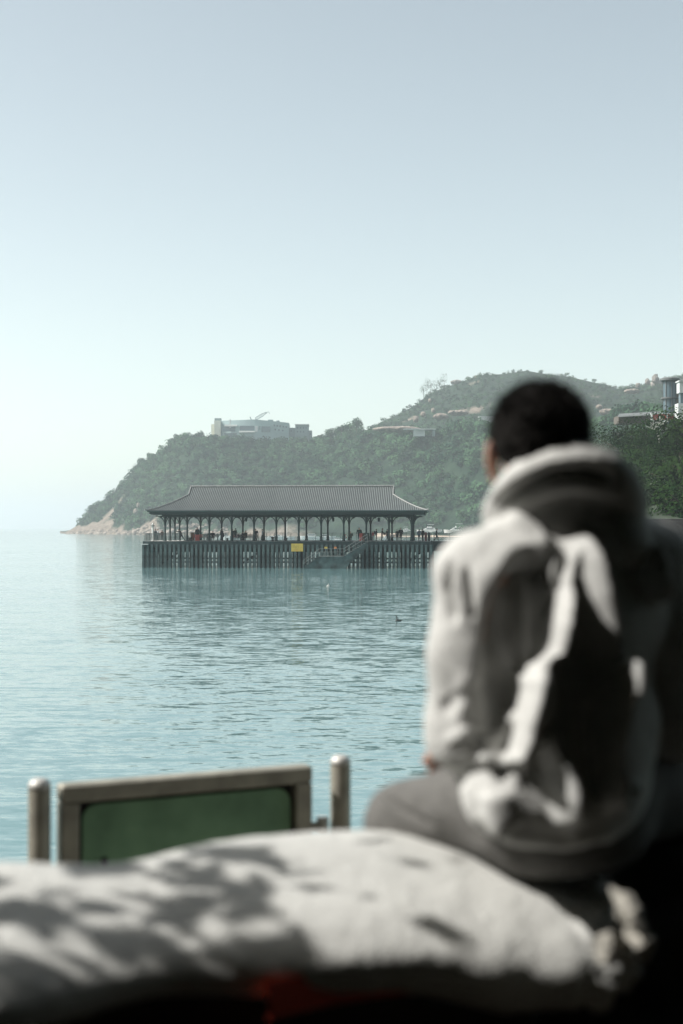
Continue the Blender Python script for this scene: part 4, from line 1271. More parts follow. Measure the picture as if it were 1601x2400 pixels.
spart('frame', wbox(wbox(wbox(wbox(wbox(MB(), 1526, 1584, 968.8, 970.2, 289.6, .6), 1527, 1530, 970.3, 985, 289.7, .6), 1545.5, 1547.5, 970.3, 985, 289.7, .6), 1563, 1565, 970.3, 985, 289.7, .6), 1580, 1583, 970.3, 985, 289.7, .6), 'white', pw)
for (x0, x1) in ((1530.2, 1545.3), (1547.7, 1562.8), (1565.2, 1579.8)):
    spart('panel', wbox(MB(), x0, x1, 970.4, 984, 289.9, .3), 'red', pw)
# tiled roof near the right edge
tr = empty('low_pavilion', W(1600, 1250, 120), label='low building with a ribbed grey roof at the right edge behind the man\'s shoulder', cat='building')
m = MB()
for i in range(26):
    t0_, t1_ = i / 26, (i + 1) / 26
    y0_, y1_ = 1216 + 74 * t0_, 1216 + 74 * t1_
    Y0_, Y1_ = 124 - 7 * t0_, 124 - 7 * t1_
    a, b_ = W(1500, y0_, Y0_), W(1720, y0_, Y0_); c_, d_ = W(1500, y1_, Y1_), W(1720, y1_, Y1_)
    rise = Vector((0, -.02, .07))
    m.add([a, b_, d_ + rise, c_ + rise, c_, d_], [(0, 3, 2, 1), (3, 4, 5, 2)])
M['dark_tile'] = mat('dark_ribbed_tile', (.028, .026, .024), .8, .25, 2)
spart('roof', m, 'dark_tile', tr)
m = MB(); p, q = W(1510, 1290, 117.5), W(1720, 1290, 117.5)
m.box(((p.x + q.x) / 2, 120, (p.z + .5) / 2), (q.x - p.x - 1, 4, p.z - .3))
spart('wall', m, 'brownwall', tr)

# ------------------------------------------------------------------ boats moored behind the pier
def boat(px, Y, L_, label, style='cruiser', face=1, rot=0.0, z=0.0):
    p = W(px, 1240, Y); 
    o = empty('motor_boat' if style != 'sail' else 'sailing_boat', (p.x, Y, z), rot, label=label, cat='boat', group='boats in the bay and on its shore')
    n = 10; vs = []; fs = []
    for i in range(n + 1):
        t = i / n
        w_ = L_ * .155 * (1 - max(0, (t - .45) / .55) ** 2.2) + .02
        hh = L_ * (.10 + .05 * t ** 2)
        x = face * (t - .5) * L_
        vs += [(x, -w_ * .7, -.3), (x + face * .03 * L_ * t, -w_, hh), (x + face * .03 * L_ * t, w_, hh), (x, w_ * .7, -.3)]
    for i in range(n):
        k = i * 4
        for j in range(3): fs.append((k + j, k + 4 + j, k + 5 + j, k + 1 + j))
    fs += [(0, 1, 2, 3), (n * 4 + 3, n * 4 + 2, n * 4 + 1, n * 4)]
    mesh_obj('hull', vs, fs, M['white'], o)
    H = L_ * .11
    if style == 'sail':
        MB().prism([(-.18 * L_, H), (-.14 * L_, H + .07 * L_), (.12 * L_, H + .06 * L_), (.2 * L_, H)], -.08 * L_, .08 * L_).build('cabin', M['white'], o)
        MB().tube([(.04 * L_, 0, H), (.04 * L_, 0, H + L_ * 1.15)], .09, 6).bar((.04 * L_, 0, H + .14 * L_), (-.38 * L_, 0, H + .12 * L_), .16, .2).build('mast', M['white'], o)
    else:
        MB().prism([(-.36 * L_ * face, H), (-.34 * L_ * face, H + .13 * L_), (.06 * L_ * face, H + .13 * L_), (.24 * L_ * face, H + .02 * L_), (.26 * L_ * face, H)][::face], -.11 * L_, .11 * L_).build('cabin', M['white'], o)
        MB().box((-.12 * L_ * face, -.111 * L_, H + .075 * L_), (.34 * L_, .03, .05 * L_)).build('window', M['glassy'], o)
        if style == 'fly':
            MB().box((-.16 * L_ * face, 0, H + .285 * L_), (.30 * L_, .2 * L_, .018 * L_), bev=.02).build('canopy', M['white'], o)
            m = MB()
            for x in (-.28, -.04):
                for y in (-.09, .09): m.tube([(x * L_ * face, y * L_, H + .13 * L_), (x * L_ * face, y * L_, H + .28 * L_)], .05, 5)
            m.build('strut', M['rail'], o)
            MB().box((-.1 * L_ * face, 0, H + .16 * L_), (.22 * L_, .18 * L_, .06 * L_), bev=.03).build('bridge', M['white'], o)
    return o
boat(1002, 900, 13, z=2.4, label='white motor yacht with flybridge canopy right of the end columns', style='fly', face=-1)
boat(1068, 876, 14, z=2.4, label='white motor yacht with raised canopy nearest the man\'s sleeve', style='fly', face=-1)
boat(956, 912, 9, z=2.4, label='small motor yacht with canopy between the crowd and the end columns', style='fly', face=1)
boat(1024, 896, 9, z=2.4, label='low white boat behind the flybridge yacht', style='cruiser', face=-1)
boat(795, 600, 5.5, 'white boat with a high pointed bow left of the lifebuoy', 'cruiser', 1)
boat(765, 720, 9, 'low white boat left of the pointed bow', 'cruiser', 1)
boat(725, 740, 10, 'long low white boat in the middle of the bay', 'cruiser', -1)
boat(671, 700, 8, 'sailing boat with a bare white mast above the yellow board', 'sail', 1)
boat(541, 690, 8.5, 'white cabin boat behind the person in the white cap', 'fly', -1)
boat(520, 760, 7, 'small white boat left of the cabin boat', 'cruiser', -1)
boat(655, 760, 7, 'small white boat left of the sailing boat', 'cruiser', 1)
boat(632, 700, 6, 'small white boat beyond the railing right of the woman in a skirt', 'cruiser', -1)
boat(912, 680, 6.5, 'little white boat seen over the pale bench', 'cruiser', 1)

# ------------------------------------------------------------------ on the water
db = W(933, 1456, 5.76 * FPX / (1456 - 1236)); 
V, F = sculpt([('e', (0, 0, .03), (.17, .085, .075)), ('e', (.13, 0, .06), (.10, .045, .04)), ('c', (-.08, 0, .06), .05, (-.06, 0, .22), .028), ('c', (-.06, 0, .22), .028, (-.11, 0, .33), .024), ('e', (-.12, 0, .34), (.04, .025, .025)), ('c', (-.13, 0, .345), .014, (-.21, 0, .375), .006), ('e', (.2, 0, .07), (.08, .03, .02))], .008, k=.03)
bird = mesh_obj('cormorant', V, F, mat('dark_feathers', (.02, .024, .022), .6, .3, 12), smooth=True, loc=(db.x, db.y, 0), label='dark long necked water bird swimming right of centre', cat='bird')
by = W(769, 1376, 5.76 * FPX / (1374 - 1236))
bo = empty('mooring_buoy', (by.x, by.y, 0), label='small white mooring buoy floating in front of the pier', cat='buoy')
V, F = sculpt([('e', (0, 0, .0), (.16, .16, .11)), ('c', (0.02, 0, .06), .07, (.03, 0, .22), .045)], .012, k=.04)
mesh_obj('float', V, F, mat('stained_float', (.38, .38, .35), .7, .3, 8), bo, smooth=True)
MB().lathe((0, 0, -.1), [(.155, 0), (.165, .08), (.155, .13)], 14).build('dark_band', M['black'], bo)
# ------------------------------------------------------------------ promenade, ground, sea wall
GZ = 4.62                      # ground in front of the white wall
PZ = 3.86                      # promenade beyond it
mesh_obj('ground', [(-30, -30, GZ), (30, -30, GZ), (30, 2.9, GZ), (-30, 2.9, GZ)], [(0, 1, 2, 3)], mat('dark_soil', (.022, .019, .015), .95, .4, 3, bump=.02), kind='structure')
MB().box((0, 4.25, PZ - .15), (60, 2.7, .3)).build('promenade', mat('promenade_paving', (.2, .19, .17), .85, .2, 2), kind='structure')
MB().box((0, 5.75, PZ - 2.3), (60, .3, 4.7)).build('sea_wall', M['concrete_dark'], label='concrete sea wall below the promenade railing', cat='wall')

# ------------------------------------------------------------------ white painted wall
def chain_sdf(P, pts):
    """rounded coping: pts = (x, y, z, half depth, half height)"""
    pts = np.array(pts, np.float32)
    best = None
    for a, b in zip(pts[:-1], pts[1:]):
        d = b[:3] - a[:3]; dh = d.copy(); dh[2] = 0
        t = np.clip(((P - a[:3])[..., :2] @ dh[:2]) / (dh @ dh), 0, 1)
        c = a[:3] + t[..., None] * d
        q = P - c
        hw = a[3] + t * (b[3] - a[3]); hh = a[4] + t * (b[4] - a[4])
        lat = np.linalg.norm(q[..., :2], axis=-1)
        nn = np.array([-dh[1], dh[0]]) / np.linalg.norm(dh)
        zt = q[..., 2] - .26 * np.clip(q[..., :2] @ nn, -.2, .2)
        e = ((lat / hw) ** 2.6 + (np.abs(zt) / hh) ** 2.6) ** (1 / 2.6)
        s = (e - 1) * np.minimum(hw, hh)
        best = s if best is None else smin(best, s, .05)
    return best
WALL = [(-1.35, 1.79, 5.122, .172, .045), (-.6, 2.175, 5.122, .172, .046), (-.1, 2.425, 5.110, .168, .05), (.08, 2.505, 5.101, .168, .052), (.20, 2.54, 5.080, .170, .056), (.33, 2.53, 5.048, .165, .060), (.385, 2.51, 5.035, .115, .055)]
P = grid((-1.6, 1.5, 4.85), (.72, 2.75, 5.28), .0085)
f = chain_sdf(P, WALL)
V, F = surfnet(f, P[0, 0, 0], .0085)
V = relax(V, F, 2)
N = vnormals(V, F)
edge = np.clip((V[:, 0] - .36) / .08, 0, 1) ** 1.5
d = .0016 * fbm(V, 6, 4) + .0012 * fbm(V, 45, 2) + edge * (.016 * fbm(V, 13, 4) + .020 * np.abs(fbm(V + 5, 26, 3)) - .01)
V = V + N * d[:, None]
M['wall_white'] = mat('white_painted_render', (.51, .51, .485), .75, .10, 5, bump=.003, bscale=90)
mesh_wall = mesh_obj('white_wall', V, F, M['wall_white'], smooth=True, label='low white painted wall with a rounded top and broken right end', cat='wall')
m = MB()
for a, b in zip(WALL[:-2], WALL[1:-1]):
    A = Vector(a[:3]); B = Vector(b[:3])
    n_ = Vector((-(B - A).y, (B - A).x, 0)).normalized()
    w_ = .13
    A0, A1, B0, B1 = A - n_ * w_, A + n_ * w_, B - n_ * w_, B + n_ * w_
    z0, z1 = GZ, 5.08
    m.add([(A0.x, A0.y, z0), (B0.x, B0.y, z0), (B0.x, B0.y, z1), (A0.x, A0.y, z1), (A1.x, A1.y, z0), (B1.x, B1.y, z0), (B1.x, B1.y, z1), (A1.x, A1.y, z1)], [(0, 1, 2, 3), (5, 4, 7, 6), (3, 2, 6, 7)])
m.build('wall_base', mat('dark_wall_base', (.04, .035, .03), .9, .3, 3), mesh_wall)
m = MB()
for a, b in zip([(-.22, 2.35, 5.1), WALL[2]], [WALL[2], WALL[3]]):
    A = Vector(a[:3]); B = Vector(b[:3])
    n_ = Vector((-(B - A).y, (B - A).x, 0)).normalized()
    A0, B0, A1, B1 = A - n_ * .207, B - n_ * .207, A - n_ * .200, B - n_ * .200
    m.add([(A0.x, A0.y, 5.012), (B0.x, B0.y, 5.012), (B1.x, B1.y, 5.066), (A1.x, A1.y, 5.066), (A1.x, A1.y, 5.012), (B1.x, B1.y, 5.012)], [(0, 1, 2, 3), (1, 0, 4, 5)])
m.build('red_band', mat('red_wall_paint', (.62, .075, .04), .7, .2, 12), mesh_wall)
# broken lump of the wall end
r2 = np.random.RandomState(2)
M['shaded_stone'] = mat('bare_shaded_stone', (.30, .285, .25), .9, .35, 18, bump=.006, bscale=60)  # bare stone greyed below the wall's white, part shade put into the colour
def rubble(c, r, rot, seed, label):
    V, F = sculpt([('e', (0, 0, 0), r, rot)], .005, k=.01, pad=.04)
    N = vnormals(V, F)
    V = V + N * (.014 * fbm(V + seed, 16, 3) + .014 * np.abs(fbm(V + seed, 34, 3)) - .006)[:, None]
    # flat fracture faces
    r3 = np.random.RandomState(seed)
    for k in range(9):
        n = r3.normal(size=3); n /= np.linalg.norm(n)
        lim = .72 * np.linalg.norm(n * np.array(r))
        d = V @ n - lim
        V = V - np.where(d > 0, d * .85, 0)[:, None] * n
    return mesh_obj('broken_stone', V, F, M['shaded_stone'], smooth=True, loc=c, label=label, cat='stone')
rubble(W(1487, 2165, 2.22), (.026, .05, .078), (0, R(-36), 0), 3, 'broken flake of white stone leaning at the right end of the white wall')
rubble(W(1430, 2222, 2.2), (.022, .04, .03), (0, R(10), 0), 9, 'small white stone chip wedged below the leaning flake')

# stone block the man sits on
V, F = sculpt([('e', (.66, 2.82, 4.92), (.46, .30, .26)), ('e', (.48, 2.76, 4.86), (.25, .2, .24)), ('e', (.95, 2.66, 4.9), (.3, .3, .24)), ('e', (.75, 2.62, 4.72), (.5, .32, .2))], .02, k=.08)
N = vnormals(V, F); V = V + N * (.03 * fbm(V, 6, 4))[:, None]
mesh_obj('dark_rock', V, F, mat('dark_rock', (.05, .046, .042), .9, .3, 6), smooth=True, label='dark rock behind the broken wall end on which the man sits', cat='rock')

# ------------------------------------------------------------------ railing posts and sign board on the promenade
PA, PB = Vector((-1.0, 4.72, PZ)), Vector((-.004, 5.2, PZ))
M['bronze'] = mat('weathered_bronze', (.38, .36, .30), .55, .2, 14, metal=.35)
M['steel'] = mat('brushed_steel', (.5, .49, .46), .5, .1, 30, metal=.3)
def post(p, label):
    r_ = empty('railing_post', p, label=label, cat='post', group='promenade railing posts')
    MB().lathe((0, 0, 0), [(.07, 0), (.07, .015), (.0375, .02), (.0375, 1.035)], 24).build('shaft', M['bronze'], r_, smooth=False)
    MB().lathe((0, 0, 1.035), [(.0378, 0), (.0375, .012), (.032, .026), (.018, .034), (.004, .036)], 24).build('cap', M['steel'], r_, smooth=True)
post(PA, 'round bronze post at the far left, left of the green board')
post(PB, 'round bronze post with a shiny cap right of the green board')
dirv = (PB - PA).normalized(); nrm = Vector((-dirv.y, dirv.x, 0))
LW = (PB - PA).length
sb = empty('sign_board', PA + dirv * .07, math.atan2(dirv.y, dirv.x), label='dark green board in a bronze frame between two railing posts', cat='sign')
x0, x1, zt, z0 = -.005, LW * .885 - .07, 1.045, .35
m = MB(); fw = .062
m.box(((x0 + x1) / 2, 0, zt - fw / 2), (x1 - x0, .07, fw), bev=.008)
m.box(((x0 + x1) / 2, 0, z0 + fw / 2), (x1 - x0, .07, fw), bev=.008)
m.box((x0 + fw / 2, 0, (zt + z0) / 2), (fw, .068, zt - z0 - 2 * fw + .01), bev=.008)
m.box((x1 - fw / 2, 0, (zt + z0) / 2), (fw, .068, zt - z0 - 2 * fw + .01), bev=.008)
m.build('frame', M['bronze'], sb)
# green sheet with rounded corners on a dark backing
px0, px1, pz0, pz1, rc = x0 + fw + .018, x1 - fw - .012, z0 + fw + .02, zt - fw - .016, .05
poly = []
for cx, cz, a0 in ((px1 - rc, pz1 - rc, 0), (px0 + rc, pz1 - rc, 90), (px0 + rc, pz0 + rc, 180), (px1 - rc, pz0 + rc, 270)):
    for k in range(7):
        a = R(a0 + 15 * k); poly.append((cx + rc * math.cos(a), cz + rc * math.sin(a)))
MB().prism(poly[::-1], -.004, .012).build('green_sheet', mat('dark_green_enamel', (.20, .37, .225), .6, .2, 5, col2=(.235, .42, .25)), sb)
MB().box(((x0 + x1) / 2, .022, (zt + z0) / 2), (x1 - x0 - 2 * fw + .01, .018, zt - z0 - 2 * fw + .01)).build('backing', M['black'], sb)
for bx in (px0 + .075, px1 - .075):
    MB().lathe((0, 0, 0), [(.013, 0), (.013, .006), (.007, .012)], 10).build('bolt', M['black'], sb).matrix_local = Matrix.Translation((bx, -.004, 1.045 - .27)) @ Matrix.Rotation(R(90), 4, 'X')
m = MB().tube([(x1, 0, .82), (x1 + .055, 0, .82)], .016, 10)
m.build('lug', M['bronze'], sb)
MB().tube([(x1 + .055, 0, .80), (x1 + .055, 0, .85)], .022, 10).build('lug_nut', M['steel'], sb)
rr = empty('promenade_railing', PA, math.atan2(dirv.y, dirv.x), label='low rails joining the promenade posts behind the white wall', cat='railing')
m = MB()
for z in (.12, .3): m.tube([(-8, 0, z), (9, 0, z)], .02, 8)
m.build('rail', M['bronze'], rr)

# ------------------------------------------------------------------ dappling tree on the left, and unseen foliage added to block light
def big_tree(base_, pts, size, seed, label, leafm='leaf_shade', trunk=.3, limbs=()):
    r3 = np.random.RandomState(seed)
    t = empty('shade_tree', base_, label=label, cat='tree', group='banyan trees over the path')
    m = MB()
    b0 = Vector(base_)
    for (path, ra, rb) in limbs:
        m.tube([Vector(q) - b0 for q in path], [ra + (rb - ra) * i / (len(path) - 1) for i in range(len(path))], 9)
    m.build('trunk', M['bark'], t)
    V, F = leaf_faces(pts - np.array(base_), size, r3, up=.2, aspect=.55)
    mesh_obj('crown', V, F, M[leafm], t, attrs={'tint': ('FACE', r3.rand(len(F)))})
    return t
sd = np.array(SUN_DIR)
# branch on the left whose leaves dapple the left part of the wall
r3 = np.random.RandomState(8)
tg = []
for k in range(150):
    x = -1.45 + 1.62 * r3.rand()
    keep = np.clip(.98 - (x + .75) * .95, .05, .95)
    if x > -.12: keep *= .35
    if r3.rand() > keep: continue
    c = np.array([x, 2.14 + (x + .6) * .52 + (r3.rand() - .5) * .42, 5.15])
    for q in range(r3.randint(2, 8)):
        tg.append(c + r3.normal(size=3) * np.array([.06, .035, .03]))
tg = np.array(tg)
dist = 1.7 + .8 * r3.rand(len(tg))
lp = tg + sd * dist[:, None]
lp = lp[np.abs(lp[:, 0]) / np.maximum(lp[:, 1], .1) > .29]
ntg = len(lp)
lp = np.concatenate([lp, np.array((-6.5, -1.0, PZ)) + r3.rand(4200, 3) * np.array((2.2, 9.0, 4.0))])  # plus low unseen foliage added on the left to block sky light
lp = lp[np.abs(lp[:, 0]) / np.maximum(lp[:, 1], .1) > .29]
lsz = np.where(np.arange(len(lp)) < ntg, .082, .34)
TB = np.array([-5.2, 4.3, PZ])
big_tree(tuple(TB), lp, lsz, 31, 'tree beside the promenade whose sunlit leaves dapple the white wall', 'leaf_near', limbs=[
    ([TB, (-5.1, 4.2, 6.5), (-4.6, 3.9, 8.2)], .22, .12), ([(-4.6, 3.9, 8.2), (-3.0, 3.5, 7.6), (-1.6, 3.1, 6.6)], .07, .015), ([(-4.9, 4.0, 7.2), (-3.3, 3.2, 7.0), (-2.0, 2.8, 6.4)], .06, .012)])
# unseen foliage added behind, above and beside the camera to keep sky light off
r3 = np.random.RandomState(9)
def slab_pts(n, lo, hi): return np.array(lo) + r3.rand(n, 3) * (np.array(hi) - np.array(lo))
big_tree((2.2, -4.5, GZ), np.concatenate([slab_pts(15000, (-2.6, -8, 9.2), (8, 3.4, 12.0)), slab_pts(9000, (-3, -8.5, GZ), (8, -5.2, 10.5))]), .5, 32, 'broad unseen foliage added behind and above the viewer to block sky light', limbs=[([(2.2, -4.5, GZ), (2.1, -4.4, 7.5), (2.6, -4.0, 10.5)], .5, .25)])
big_tree((-6.5, -4, GZ), np.concatenate([slab_pts(9000, (-10, -9, 8.4), (-2.2, 1.3, 11.5)), slab_pts(7000, (-12, -8.5, GZ), (-2.0, -5.5, 10.5)), slab_pts(7000, (-9, -6, GZ), (-5.5, 1.2, 10.0))]), .5, 33, 'unseen foliage added behind the viewer on the left to block sun and sky', limbs=[([(-6.5, -4, GZ), (-6.4, -3.8, 8), (-6, -3.5, 10.5)], .45, .2)])
big_tree((7.5, .5, GZ), np.concatenate([slab_pts(5000, (6.0, -3.5, 8.4), (11, 6.5, 11.5)), slab_pts(6000, (4.6, -5.5, GZ), (8.5, 3.4, 9.5))]), .5, 34, 'unseen foliage added right of the man, out of view, to block sky light', limbs=[([(7.5, .5, GZ), (7.4, .4, 7), (7.2, .5, 9.5)], .45, .2)])
# ------------------------------------------------------------------ the man on the wall
LEG = mat('grey_trousers', (.115, .112, .105), .9, .12, 40, bump=.002, bscale=200)
HOODIE = mat('light_grey_fleece', (.515, .515, .495), .95, .06, 30, bump=.0015, bscale=260)
LINING = HOODIE
MANHAIR = mat('black_hair', (.009, .008, .007), .9, .3, 60, spec=.15)
HC = np.array([.352, 2.535, 5.915])              # skull centre
SHL, SHR = np.array([.240, 2.475, 5.675]), np.array([.572, 2.635, 5.692])
ELL, ELR = np.array([.220, 2.50, 5.40]), np.array([.630, 2.63, 5.40])
WRL, WRR = np.array([.238, 2.65, 5.345]), np.array([.60, 2.84, 5.325])
HIPL, HIPR = np.array([.31, 2.60, 5.27]), np.array([.47, 2.62, 5.27])
KNL, KNR = np.array([.125, 2.76, 5.185]), np.array([.735, 2.86, 5.225])
ANL, ANR = np.array([.16, 2.96, 4.85]), np.array([.60, 3.02, 4.86])

# --- body: one continuous surface
pr = []
pr += [('e', HC + np.array([0, -.012, .012]), (.074, .094, .088)), ('e', HC + np.array([0, .045, -.045]), (.058, .058, .075)), ('e', HC + np.array([0, .085, -.085]), (.03, .025, .028))]
pr += [('e', HC + np.array([0, .098, -.02]), (.012, .022, .026)), ('e', HC + np.array([0, .093, .02]), (.052, .014, .011)),
       ('e', HC + np.array([0, .092, -.062]), (.024, .012, .007)), ('e', HC + np.array([0, .09, -.072]), (.02, .012, .007))]
for s in (-1, 1): pr.append(('e', HC + np.array([s * .03, .088, .003]), (.013, .012, .010)))
pr.append(('c', HC + np.array([.004, -.02, -.06]), .052, np.array([.385, 2.555, 5.755]), .048))
pr += [('e', (.405, 2.575, 5.60), (.145, .075, .165), (0, 0, R(26))), ('e', (.392, 2.58, 5.40), (.130, .078, .16), (0, 0, R(26))), ('e', (.39, 2.59, 5.275), (.15, .105, .085))]
pr += [('c', SHL, .048, SHR, .048), ('c', (.33, 2.53, 5.715), .044, (.47, 2.58, 5.71), .044)]
for a, e_, w_ in ((SHL, ELL, WRL), (SHR, ELR, WRR)):
    pr += [('c', a, .046, e_, .036), ('c', e_, .036, w_, .027)]
for h_, k_, a_ in ((HIPL, KNL, ANL), (HIPR, KNR, ANR)):
    pr += [('c', h_, .078, k_, .055), ('c', k_, .052, a_, .034), ('c', a_ + np.array([0, -.03, -.04]), .03, a_ + np.array([0, .13, -.055]), .026)]
V, F = sculpt(pr, .0055, k=.022, pad=.03)
V = relax(V, F, 1)
BV, BF = [V], [F]
# ears: a rim, a bowl and a lobe
def ear(s):
    c = HC + np.array([s * .083, -.006, -.036])
    q = [('e', c, (.009, .022, .037), (0, 0, s * .35)), ('e', c + np.array([s * .006, -.010, .006]), (.006, .014, .028), (0, 0, s * .6)), ('e', c + np.array([0, .004, -.03]), (.006, .009, .011))]
    V, F = sculpt(q, .0028, k=.006, pad=.012)
    return V, F
# hands with five fingers resting on the thighs
def hand(w, d, s, curl):
    d = d / np.linalg.norm(d)
    up = np.array([0, 0, 1.0]); up = up - d * up.dot(d); up /= np.linalg.norm(up)
    sd_ = np.cross(d, up) * s
    q = [('c', w - d * .03, .026, w + d * .02, .026), ('e', w + d * .05, (.040, .040, .017)), ('e', w + d * .03 - sd_ * .01, (.034, .034, .018))]
    L = ((-.030, .068), (-.010, .078), (.011, .072), (.031, .056))
    for o, l in L:
        a = w + d * .085 + sd_ * o; b = a + d * l * .45 - up * l * .06; c = b + d * l * .3 - up * l * .18 * curl; e = c + d * l * .16 - up * l * .2 * curl
        q += [('c', w + d * .05 + sd_ * o * .8, .010, a, .0095), ('c', a, .0095, b, .0088), ('c', b, .0088, c, .008), ('c', c, .008, e, .0072)]
    a = w + d * .02 - sd_ * .034; b = a + d * .03 - sd_ * .022 - up * .006; c = b + d * .028 - sd_ * .004 - up * .008
    q += [('c', w + d * .005 - sd_ * .02, .014, a, .0125), ('c', a, .0125, b, .0105), ('c', b, .0105, c, .009)]
    return sculpt(q, .0035, k=.007, pad=.012)
person = None
eL, eR = ear(-1), ear(1)
hL = hand(WRL + np.array([.0, .03, .0]), np.array([-.25, 1, -.28]), 1, 1.0)
hR = hand(WRR + np.array([.0, .03, .0]), np.array([.1, 1, -.2]), -1, 1.0)
base = len(V)
for v, f in (eL, eR, hL, hR):
    BV.append(v); BF.append(f + base); base += len(v)
person = mesh_obj('person', np.concatenate(BV), np.concatenate(BF), M['skin'], smooth=True, label='man in a light grey hoodie seen from behind, sitting and facing the pier', cat='person')

# --- hair: short, dark, a little uneven
q = [('e', HC + np.array([0, -.016, .020]), (.083, .102, .078)), ('e', HC + np.array([0, -.035, -.004]), (.080, .086, .074)), ('e', HC + np.array([.006, -.05, -.055]), (.058, .05, .04)), ('e', HC + np.array([.0, -.01, .05]), (.066, .08, .042))]
P = grid(HC - .17, HC + .17, .005)
f = None
for p in q:
    d = sd_ell(P, *p[1:]); f = d if f is None else smin(f, d, .02)
# hairline: cut away the face and the area round the ears
cut = (P[..., 1] - (HC[1] + .062)) - (P[..., 2] - (HC[2] + .02)) * .9
f = np.maximum(f, cut)
side = np.maximum(np.abs(P[..., 0] - HC[0]) - 1, -(P[..., 2] - (HC[2] - .018)) - .0 + np.where(P[..., 1] < HC[1] - .03, -.5, 0))
f = np.maximum(f, np.where(P[..., 1] < HC[1] - .028, -1, -(P[..., 2] - (HC[2] - .012))))
V, F = surfnet(f, P[0, 0, 0], .005)
V = relax(V, F, 2)
N = vnormals(V, F)
V = V + N * (.0045 * fbm(V, 55, 3) + .004 * fbm(V * np.array([1, 1, .4]), 120, 2))[:, None]
mesh_obj('hair', V, F, MANHAIR, person, smooth=True)
# tufts breaking the outline of the crown
r4 = np.random.RandomState(4)
nh = 5200
dd = r4.normal(size=(nh, 3)); dd /= np.linalg.norm(dd, axis=1)[:, None]
dd = dd[(dd[:, 2] > -.25) & (dd[:, 1] < .55 + dd[:, 2] * .3)]
rt = HC + np.array([0, -.016, .020]) + dd * np.array([.082, .101, .079])
dirn = dd + np.array([0, -.2, -.25]) + .45 * r4.normal(size=dd.shape); dirn /= np.linalg.norm(dirn, axis=1)[:, None]
ln = (.007 + .010 * r4.rand(len(dd)))[:, None]
sdv = np.cross(dirn, r4.normal(size=dd.shape)); sdv /= np.linalg.norm(sdv, axis=1)[:, None]; sdv *= .0016
HVv = np.stack([rt - sdv, rt + sdv, rt + dirn * ln + sdv * .3, rt + dirn * ln - sdv * .3], 1).reshape(-1, 3)
mesh_obj('hair_tufts', HVv, np.arange(len(HVv)).reshape(-1, 4), MANHAIR, person)

# --- trousers
def px2(px, py, Y=2.43):
    p = W(px, py, Y); return (p.x, p.z)
pr = [('e', (.39, 2.60, 5.265), (.175, .135, .105)), ('e', (.39, 2.57, 5.21), (.16, .12, .08))]
for h_, k_, a_ in ((HIPL, KNL, ANL), (HIPR, KNR, ANR)):
    pr += [('c', h_, .098, k_, .078), ('c', k_, .076, a_ + np.array([0, 0, .03]), .062)]
V, F = sculpt(pr, .0065, k=.035, pad=.03)
V = relax(V, F, 1); N = vnormals(V, F)
V = V + N * (.006 * fbm(V * np.array([1.0, .6, 1.4]), 9, 3))[:, None]
def fold(V, N, pts, wl, wr, H, axis=(0, 2), gate=None):
    """soft crease along a polyline: rises over wl on its left, drops over wr on its right"""
    pts = np.array(pts, float)
    q = V[:, axis]
    best = np.full(len(V), 1e9); sgn = np.zeros(len(V)); along = np.zeros(len(V)); tot = 0
    segs = np.linalg.norm(pts[1:] - pts[:-1], axis=1); T = segs.sum()
    for (a, b, l) in zip(pts[:-1], pts[1:], segs):
        d = (b - a) / l
        t = np.clip((q - a) @ d, 0, l)
        c = a + t[:, None] * d
        r_ = np.linalg.norm(q - c, axis=1)
        m = r_ < best
        side = (q - a)[:, 0] * d[1] - (q - a)[:, 1] * d[0]
        best = np.where(m, r_, best); sgn = np.where(m, np.sign(side), sgn); along = np.where(m, (tot + t) / T, along)
        tot += l
    w_ = np.where(sgn > 0, wr, wl)
    # sgn > 0: right of a line drawn upward; polylines are given from bottom to top
    x = np.clip(best / w_, 0, 1)
    prof = .5 + .5 * np.cos(np.pi * x)
    taper = np.clip(np.minimum(along / .18, (1 - along) / .18), 0, 1) ** .5 * .85 + .15
    h = H * prof * taper * (x < 1)
    if gate is not None: h = h * gate
    return h
tb = np.clip(-N[:, 1] * 1.5 + .3, 0, 1)
V = V - N * (fold(V, N, [px2(1010, 1938, 2.6), px2(950, 1915, 2.6), px2(905, 1890, 2.6)], .012, .010, .012, gate=tb))[:, None]
mesh_obj('trousers', V, F, LEG, person, smooth=True)
for a_, nm in ((ANL, 'left'), (ANR, 'right')):
    V, F = sculpt([('c', a_ + np.array([0, -.04, -.05]), .042, a_ + np.array([0, .05, -.055]), .044), ('c', a_ + np.array([0, .05, -.058]), .042, a_ + np.array([0, .16, -.065]), .034), ('c', a_, .042, a_ + np.array([0, 0, -.04]), .045)], .006, k=.02)
    mesh_obj('shoe', V, F, M['white'], person, smooth=True)

